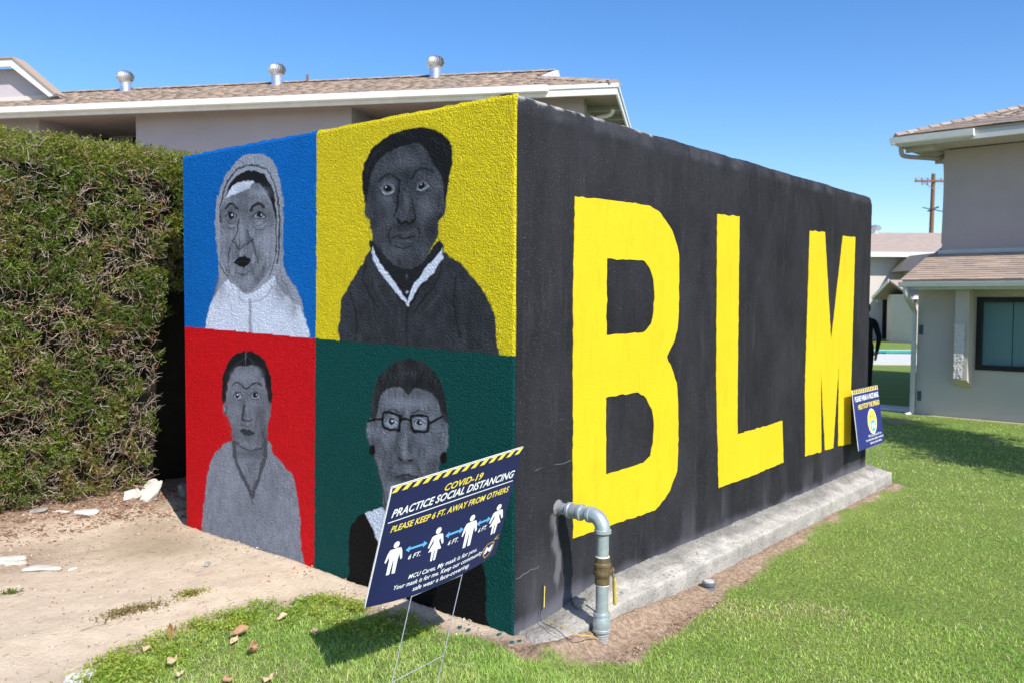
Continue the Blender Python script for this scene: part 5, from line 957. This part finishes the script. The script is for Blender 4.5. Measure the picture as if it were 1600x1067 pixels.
for k in range(6): mb.tube([(PXp, PYp, -.062-k*.011), (PXp, PYp, -.066-k*.011)], .0355, 20)
mb.build('thread_rings', M['stone_dark'], pipe)
mb = MB(); mb.tube([(.344, -.001, .513), (.344, -.006, .513), (.344, -.012, .513)], [.043, .038, .030], 14); mb.build('wall_collar', mat('grimy_mortar', (.10, .10, .105), (.24, .235, .23), 40, .9, 60, .8, .008), pipe)
# tracer wires at the corner
q = [onp(852, 972, 2, .0), onp(876, 981, 2, 0.01), onp(905, 995, 2, 0.0), onp(925, 997, 2, -.05), onp(938, 1004, 2, -.10)]
mb = MB(); mb.tube(curve([(a[0], a[1], a[2]+.012) for a in q], 5), .0022, 5); o = mb.build('yellow_wire', M['yellow_wire'], smooth=60); tag(o, 'thin yellow wire trailing over the footing to the foot of the pipe', 'wire')
q = [onp(849, 915, 1, -.012), onp(846, 950, 1, -.02), onp(845, 972, 1, -.03), onp(868, 985, 2, 0.), onp(887, 1000, 2, -.03), onp(905, 1003, 2, -.09)]
mb = MB(); mb.tube(curve([(a[0], a[1], a[2]+.01) for a in q], 5), .0017, 5); o = mb.build('black_wire', M['black'], smooth=60); tag(o, 'thin black wire running down the wall corner and over the footing', 'wire')
q = [onp(851, 915, 1, -.015), onp(850, 948, 1, -.018)]; mb = MB(); mb.tube(q, .0035, 5); o = mb.build('yellow_wire_end', M['yellow_wire'], smooth=60); tag(o, 'short upright yellow wire end in front of the black wall near the corner', 'wire')
cp = empty('cleanout_cap', (0, 0, 0), label='small grey plastic drain cap in the soil strip beside the footing', cat='drain cap'); q = onp(1108, 917, 2, -.10)
lathe('cap_body', q[0], q[1], [(-.16, .030), (-.088, .032), (-.084, .040), (-.068, .042), (-.066, .038)], mat('grey_plastic', (.16, .18, .21), (.11, .12, .15), 20, .5), cp); lathe('cap_lid', q[0], q[1], [(-.066, .030), (-.061, .029), (-.0605, .002)], M['trim_grey'], cp)

# ------------------------------------------------------------------ yard signs
DG = bpy.context.evaluated_depsgraph_get
def textmesh(body, bold=.02, shear=0., res=3):
    cu = bpy.data.curves.new('t', 'FONT'); cu.body = body; cu.resolution_u = res; cu.offset = bold; cu.shear = shear; cu.space_character = 1.02
    o = bpy.data.objects.new('t', cu); COL.objects.link(o); bpy.context.view_layer.update(); me = bpy.data.meshes.new_from_object(o.evaluated_get(DG())); bpy.data.objects.remove(o); bpy.data.curves.remove(cu)
    n = len(me.vertices); v = np.zeros(n*3); me.vertices.foreach_get('co', v); v = v.reshape(-1, 3); f = [tuple(p.vertices) for p in me.polygons]; bpy.data.meshes.remove(me); return v, f
class Sign:
    def __init__(s, label, O, U, V, sag, group, m):
        s.O, s.U, s.V = map(np.array, (O, U, V)); s.w, s.h = np.linalg.norm(U), np.linalg.norm(V); s.n = np.cross(U, V); s.n /= np.linalg.norm(s.n); s.sag = sag
        if s.n@(CAM-s.O) < 0: s.n = -s.n
        s.root = empty('yard_sign', (0, 0, 0), label=label, cat='sign', group=group)
        nu, nv = 25, 13; uu, vv = np.meshgrid(np.linspace(0, 1, nu), np.linspace(0, 1, nv), indexing='ij')
        F = s.S(uu.ravel(), vv.ravel(), 0); Bk = s.S(uu.ravel(), vv.ravel(), -.004)
        mobj('board', npmesh('board', F, quads=grid_quads(nu, nv), smooth=True), m, s.root)
        E_ = [i*nv for i in range(nu)]+[(nu-1)*nv+j for j in range(1, nv)]+[i*nv+nv-1 for i in range(nu-2, -1, -1)]+[j for j in range(nv-2, 0, -1)]; n_ = len(F); V_ = np.concatenate([F-s.n*.0002, Bk])
        qs = list(grid_quads(nu, nv)[:, ::-1]+n_)+[(E_[i], E_[(i+1) % len(E_)], n_+E_[(i+1) % len(E_)], n_+E_[i]) for i in range(len(E_))]
        mobj('board_core', npmesh('board_core', V_, quads=qs), M['sign_edge'], s.root)
    def S(s, u, v, d):
        u = np.asarray(u, float); v = np.asarray(v, float); g_ = s.sag*4*np.clip(u, 0, 1)*(1-np.clip(u, 0, 1))*np.clip((.75-v)/.75, 0, 1)**1.25
        return s.O+u[..., None]*s.U+v[..., None]*s.V+g_[..., None]*(.5*s.n-.85*s.V/s.h)+(np.zeros_like(u)+d)[..., None]*s.n
    def flat(s, name, uv, faces, m, d=.0012):
        uv = np.asarray(uv, float); V_ = s.S(uv[:, 0], uv[:, 1], d); me = bpy.data.meshes.new(name); me.from_pydata([tuple(p) for p in V_], [], faces); me.update(); return mobj(name, me, m, s.root)
    def text(s, body, u0, u1, v0, v1, m, shear=0., bold=.02, name='lettering', d=.0012):
        v, f = textmesh(body, bold, shear); a, b = v[:, 0].min(), v[:, 0].max(); c = .70
        return s.flat(name, np.stack([u0+(v[:, 0]-a)/(b-a)*(u1-u0), v0+v[:, 1]/c*(v1-v0)], -1), f, m, d)
    def poly(s, name, polys, m, d=.0012):
        V_ = []; F = []
        for p in polys: F.append(tuple(range(len(V_), len(V_)+len(p)))); V_ += list(p)
        return s.flat(name, V_, F, m, d)
    def fig(s, u, v0, v1, dress=False):
        H = v1-v0; a = s.h/s.w; X = lambda x: u+x*H*a; Y = lambda y: v0+y*H
        P_ = [[(X(.10*math.cos(t)), Y(.885+.10*math.sin(t))) for t in np.linspace(0, 2*math.pi, 14, endpoint=False)]]
        if not dress:
            P_ += [[(X(-.19), Y(.76)), (X(-.14), Y(.77)), (X(.14), Y(.77)), (X(.19), Y(.76)), (X(.15), Y(.42)), (X(-.15), Y(.42))], [(X(-.19), Y(.76)), (X(-.15), Y(.62)), (X(-.25), Y(.38)), (X(-.30), Y(.42)), (X(-.25), Y(.65))], [(X(.19), Y(.76)), (X(.25), Y(.65)), (X(.30), Y(.42)), (X(.25), Y(.38)), (X(.15), Y(.62))],
                   [(X(-.15), Y(.42)), (X(-.01), Y(.42)), (X(-.04), Y(.0)), (X(-.15), Y(.0))], [(X(.01), Y(.42)), (X(.15), Y(.42)), (X(.15), Y(.0)), (X(.04), Y(.0))]]
        else:
            P_ += [[(X(-.13), Y(.77)), (X(.13), Y(.77)), (X(.10), Y(.55)), (X(.24), Y(.30)), (X(-.24), Y(.30)), (X(-.10), Y(.55))], [(X(-.13), Y(.77)), (X(-.11), Y(.66)), (X(-.24), Y(.42)), (X(-.29), Y(.46)), (X(-.20), Y(.74))], [(X(.13), Y(.77)), (X(.20), Y(.74)), (X(.29), Y(.46)), (X(.24), Y(.42)), (X(.11), Y(.66))],
                   [(X(-.11), Y(.30)), (X(-.015), Y(.30)), (X(-.02), Y(0)), (X(-.09), Y(0))], [(X(.015), Y(.30)), (X(.11), Y(.30)), (X(.09), Y(0)), (X(.02), Y(0))]]
        s.poly('pictogram', P_, M['p_white'])
    def arrow(s, u0, u1, v, m):
        t = .016; k = .026; w = .030; s.poly('arrow', [[(u0+w, v-t*.55), (u1-w, v-t*.55), (u1-w, v+t*.55), (u0+w, v+t*.55)], [(u0, v), (u0+w, v-k), (u0+w, v+k)], [(u1, v), (u1-w, v+k), (u1-w, v-k)]], m)
    def stripes(s, n, v0, lean, m, yl):
        P_ = []
        for k in range(n):
            a = k/n+.006; b = a+.52/n
            P_.append([(min(1, max(0, a)), v0), (min(1, b), v0), (min(1, b+lean), .996), (min(1, a+lean), .996)])
        for p_ in P_:
            if p_[3][0] < .999: s.poly('hazard_stripe', [p_], m)
    def legs(s, a, b, A, B):
        r = .0019; ta, tb = s.S(a, .10, -.003), s.S(b, .10, -.003)
        for t_, q in ((ta, A), (tb, B)):
            lo = s.S(a if t_ is ta else b, 0, -.003); q = np.array(q); mb = MB(); mb.tube([t_, lo, q, q+(q-lo)*.35], r, 6); mb.build('wire_leg', M['wire_steel'], s.root)
        mb = MB(); mb.tube([A, B], r, 6); mb.tube([s.S(a, -.012, -.002), s.S(b, -.012, -.002)], r, 6); mb.build('cross_wire', M['wire_steel'], s.root)
GS = 'yard signs beside the painted building'
S1 = Sign('navy yard sign with four white figures in front of the mural corner', (-.925, -.013, .351), (.679, -.085, .078), (.010, -.147, .492), .032, GS, M['navy'])
S1.stripes(14, .945, .035, M['p_yellow'], 0)
S1.poly('border_line', [[(.003, .988), (.999, .988), (.999, .997), (.003, .997)], [(.0, .0), (.006, 0), (.006, .99), (.0, .99)]], M['p_white'], .0008)
S1.text('COVID-19', .405, .70, .818, .874, M['p_yellow'], .25, .022)
S1.text('PRACTICE SOCIAL DISTANCING', .045, .978, .733, .797, M['p_white'], .25, .022)
S1.poly('rule_line', [[(.03, .692), (.98, .695), (.98, .703), (.03, .700)]], M['p_white'])
S1.text('PLEASE KEEP 6 FT. AWAY FROM OTHERS', .062, .965, .606, .655, M['p_yellow'], .25, .02)
for u_, dr in ((.13, 0), (.432, 1), (.694, 0), (.915, 1)): S1.fig(u_, .243, .515, dr)
for a_, b_, c_ in ((.205, .362, .412), (.495, .638, .415), (.742, .862, .41)): S1.arrow(a_, b_, c_, M['p_blue'])
for a_, b_ in ((.237, .325), (.531, .609), (.772, .841)): S1.text('6 FT.', a_, b_, .325, .362, M['p_white'], .25, .015)
S1.text('MCU Cares, My mask is for you.', .27, .80, .155, .190, M['p_white'], .25, .012)
S1.text('Your mask is for me. Keep our community', .178, .862, .098, .133, M['p_white'], .25, .012)
S1.text('safe wear a face-covering.', .321, .76, .041, .076, M['p_white'], .25, .012)
S1.poly('shield_emblem', [[(.862, .135), (.895, .165), (.935, .165), (.955, .150), (.952, .085), (.925, .045), (.895, .030), (.870, .070)]], M['p_gold'], .0010)
S1.poly('shield_field', [[(.872, .132), (.897, .155), (.932, .155), (.946, .144), (.943, .088), (.922, .055), (.897, .042), (.878, .075)]], M['navy'], .0014)
S1.text('M', .876, .942, .080, .135, M['p_white'], .15, .03, 'emblem_letter', .0019)
S1.poly('emblem_flourish', [[(.935, .17), (.95, .185), (.975, .205), (.98, .20), (.962, .18)], [(.948, .178), (.985, .172), (.99, .165), (.955, .165)]], M['p_gold'])
S1.legs(.33, .72, (-.857, -.098, .058), (-.615, -.14, .100))
S2 = Sign('blue yard sign with a yellow masked smiley by the far end of the black wall', (4.40, -.14, .29), (.69, .0, .0), (-.015, .065, .515), .0, GS, M['navy2'])
S2.stripes(15, .93, -.0, M['p_yellow'], 0)
S2.poly('border_line', [[(.0, .0), (.006, 0), (.006, .99), (.0, .99)], [(.0, .925), (1, .925), (1, .93), (0, .93)]], M['p_white'], .0008)
S2.text('PLEASE WEAR A FACE MASK', .07, .98, .80, .885, M['p_white'], 0., .03); S2.text('HELP STOP THE SPREAD', .16, .98, .665, .745, M['p_yellow'], 0., .03)
def ell(cx_, cy_, rx, ry, n=28): return [(cx_+rx*math.cos(t), cy_+ry*math.sin(t)) for t in np.linspace(0, 2*math.pi, n, endpoint=False)]
S2.poly('smiley_rim', [ell(.62, .415, .172, .215)], M['p_white'], .0009); S2.poly('smiley_face', [ell(.62, .415, .160, .20)], M['p_yellow'], .0013)
S2.poly('smiley_eyes', [ell(.565, .50, .014, .022, 10), ell(.665, .50, .014, .022, 10)], M['navy'], .0017)
S2.poly('smiley_mask', [[(.53, .38), (.56, .42), (.64, .44), (.72, .41), (.745, .36), (.72, .27), (.66, .235), (.58, .25), (.54, .30)]], M['p_blue'], .0017); S2.text('M', .58, .70, .29, .385, M['p_white'], 0, .03, 'emblem_letter', .0022)
S2.text('MCU Cares, My mask is for you.', .42, .93, .165, .205, M['p_white'], 0., .012); S2.text('Your mask is for me. Keep our community', .30, .99, .105, .145, M['p_white'], 0., .012); S2.text('safe wear a face-covering.', .45, .90, .045, .085, M['p_white'], 0., .012)
S2.legs(.30, .75, (4.68, -.225, -.06), (4.98, -.225, -.06))

# ------------------------------------------------------------------ person beyond the far corner of the painted building
def skinned(name, V, E, R_, root=0, sub=1):
    me = bpy.data.meshes.new(name); me.from_pydata(V, E, []); o = bpy.data.objects.new(name, me); COL.objects.link(o); o.modifiers.new('s', 'SKIN'); sd_ = o.data.skin_vertices[0].data
    for i, r in enumerate(R_): sd_[i].radius = (r, r) if not isinstance(r, tuple) else r; sd_[i].use_root = (i == root)
    m_ = o.modifiers.new('u', 'SUBSURF'); m_.levels = m_.render_levels = sub
    bpy.context.view_layer.update(); me2 = bpy.data.meshes.new_from_object(o.evaluated_get(DG())); bpy.data.objects.remove(o); me2.polygons.foreach_set('use_smooth', [True]*len(me2.polygons)); return me2
PP = [('pel', (0, 0, .95), (.15, .11)), ('waist', (0, 0, 1.10), (.145, .10)), ('chest', (0, .01, 1.32), (.17, .12)), ('shc', (0, 0, 1.46), (.11, .09)), ('neck', (0, 0, 1.54), (.055, .06)), ('head', (0, .02, 1.63), (.07, .085)), ('crown', (0, .01, 1.73), (.06, .075)),
      ('shR', (.17, 0, 1.45), .065), ('elR', (.25, -.02, 1.16), .047), ('wrR', (.255, .06, .92), .033), ('paR', (.255, .09, .85), (.022, .040)),
      ('shL', (-.17, 0, 1.45), .065), ('elL', (-.24, .0, 1.16), .047), ('wrL', (-.20, .14, 1.02), .033), ('paL', (-.17, .20, 1.00), (.022, .040)),
      ('hpR', (.09, 0, .90), .095), ('knR', (.10, .03, .50), .062), ('anR', (.10, -.01, .09), .045), ('toR', (.11, .15, .03), .035), ('hpL', (-.09, 0, .90), .095), ('knL', (-.10, .05, .50), .062), ('anL', (-.10, .06, .09), .045), ('toL', (-.11, .22, .03), .035)]
ix = {p[0]: i for i, p in enumerate(PP)}; EE = [('pel', 'waist'), ('waist', 'chest'), ('chest', 'shc'), ('shc', 'neck'), ('neck', 'head'), ('head', 'crown'), ('shc', 'shR'), ('shR', 'elR'), ('elR', 'wrR'), ('wrR', 'paR'), ('shc', 'shL'), ('shL', 'elL'), ('elL', 'wrL'), ('wrL', 'paL'), ('pel', 'hpR'), ('hpR', 'knR'), ('knR', 'anR'), ('anR', 'toR'), ('pel', 'hpL'), ('hpL', 'knL'), ('knL', 'anL'), ('anL', 'toL')]
Vp = [p[1] for p in PP]; Rp = [p[2] for p in PP]; Ep = [(ix[a], ix[b]) for a, b in EE]
for pa, sg, dirn in (('paR', 1, (0, .15, -1)), ('paL', -1, (.3, .8, -.3))):
    b0 = np.array(Vp[ix[pa]]); dv = np.array(dirn)/np.linalg.norm(dirn)
    for k, ln in enumerate((.075, .085, .08, .062)):
        off = np.array([0, (k-1.5)*.020, 0]) if pa == 'paR' else np.array([0, 0, (1.5-k)*.02]); n0 = len(Vp); Vp += [tuple(b0+off+dv*.035), tuple(b0+off+dv*(.035+ln*.5)), tuple(b0+off*1.05+dv*(.035+ln)+np.array([-.012*sg, 0, 0]))]; Rp += [.0095, .0085, .007]; Ep += [(ix[pa], n0), (n0, n0+1), (n0+1, n0+2)]
    n0 = len(Vp); Vp += [tuple(b0+np.array([-.01*sg, .045, .01])), tuple(b0+np.array([-.012*sg, .062, -.025]))]; Rp += [.010, .008]; Ep += [(ix[pa], n0), (n0, n0+1)]
per = empty('person', (0, 0, 0), label='person in black clothes partly hidden behind the far edge of the black wall', cat='person')
bme = skinned('body', Vp, Ep, Rp, 0, 1); body = mobj('body', bme, M['cloth_black'], per); bme.materials.append(M['skin'])
for p in bme.polygons:
    c_ = p.center; p.material_index = 1 if (c_.z > 1.50 or (c_.z < .905 and abs(c_.x) > .21) or (c_.y > .155 and c_.z > .9)) else 0
bm = bmesh.new(); bmesh.ops.create_icosphere(bm, subdivisions=3, radius=1)
for v in bm.verts: v.co = Vector((v.co.x*.083, v.co.y*.10-.005, 1.70+v.co.z*.105))
bmesh.ops.delete(bm, geom=[v for v in bm.verts if v.co.z < 1.62 or (v.co.y > .05 and v.co.z < 1.72)], context='VERTS'); me = bpy.data.meshes.new('hair'); bm.to_mesh(me); bm.free(); mobj('hair', me, M['hair'], per)
mb = MB(); mb.tube([(0, .10, 1.665), (0, .125, 1.635), (0, .10, 1.625)], [.008, .014, .010], 6)
for sx in (-1, 1): mb.tube([(sx*.075, .01, 1.67), (sx*.085, .005, 1.65), (sx*.078, .01, 1.62)], [.012, .018, .01], 6)
mb.build('nose_and_ears', M['skin'], per, smooth=60)
q = dep(1350, 560, 16.5); per.location = (q[0], q[1], float(zg(q[0], q[1]))); per.rotation_euler = (0, 0, -YAW+math.pi*.02); per.scale = (1.1, 1.08, 1.04)

# ------------------------------------------------------------------ the tree at the right whose shade falls across the lawn
tree = empty('broadleaf_tree', (0, 0, 0), label='leafy broadleaf tree on the lawn right of the camera view casting dappled shade', cat='tree'); tx, ty = 7.9, -3.45; tz = float(zg(tx, ty))
mb = MB(); mb.tube([(tx, ty, tz-.2), (tx+.03, ty, tz+1.2), (tx-.05, ty+.05, tz+2.4), (tx, ty, tz+3.6)], [.16, .12, .10, .06], 10); mb.build('trunk', M['wood'], tree, smooth=60)
cl = []
for k in range(15):
    a = k*2.4; r_ = .35+.85*((k*.37) % 1); t_ = (k/14*2-1)*2.3; c_ = (tx+.82*t_+.3*math.cos(a), ty+.57*t_+.3*math.sin(a), tz+3.45+.5*((k*.61) % 1)); cl.append(c_); mb = MB(); mb.tube([(tx, ty, tz+2.0+.1*k), ((tx+c_[0])/2, (ty+c_[1])/2, c_[2]-.25), c_], [.05, .03, .012], 6); mb.build('limb', M['wood'], tree)
nl = 22000; cc_ = np.array(cl)[RNG.integers(0, len(cl), nl)]; B = cc_+RNG.normal(0, .27, (nl, 3)); V_, Q_, C_ = leaf_batch(B, unit(RNG.normal(size=(nl, 3))), RNG.uniform(.08, .13, nl), RNG.uniform(.045, .07, nl), np.array([.08, .14, .03])*RNG.uniform(.6, 1.4, (nl, 1)))
o = mobj('crown', npmesh('crown', V_, quads=Q_, col=C_), M['leaf'], tree); o['kind'] = 'stuff'
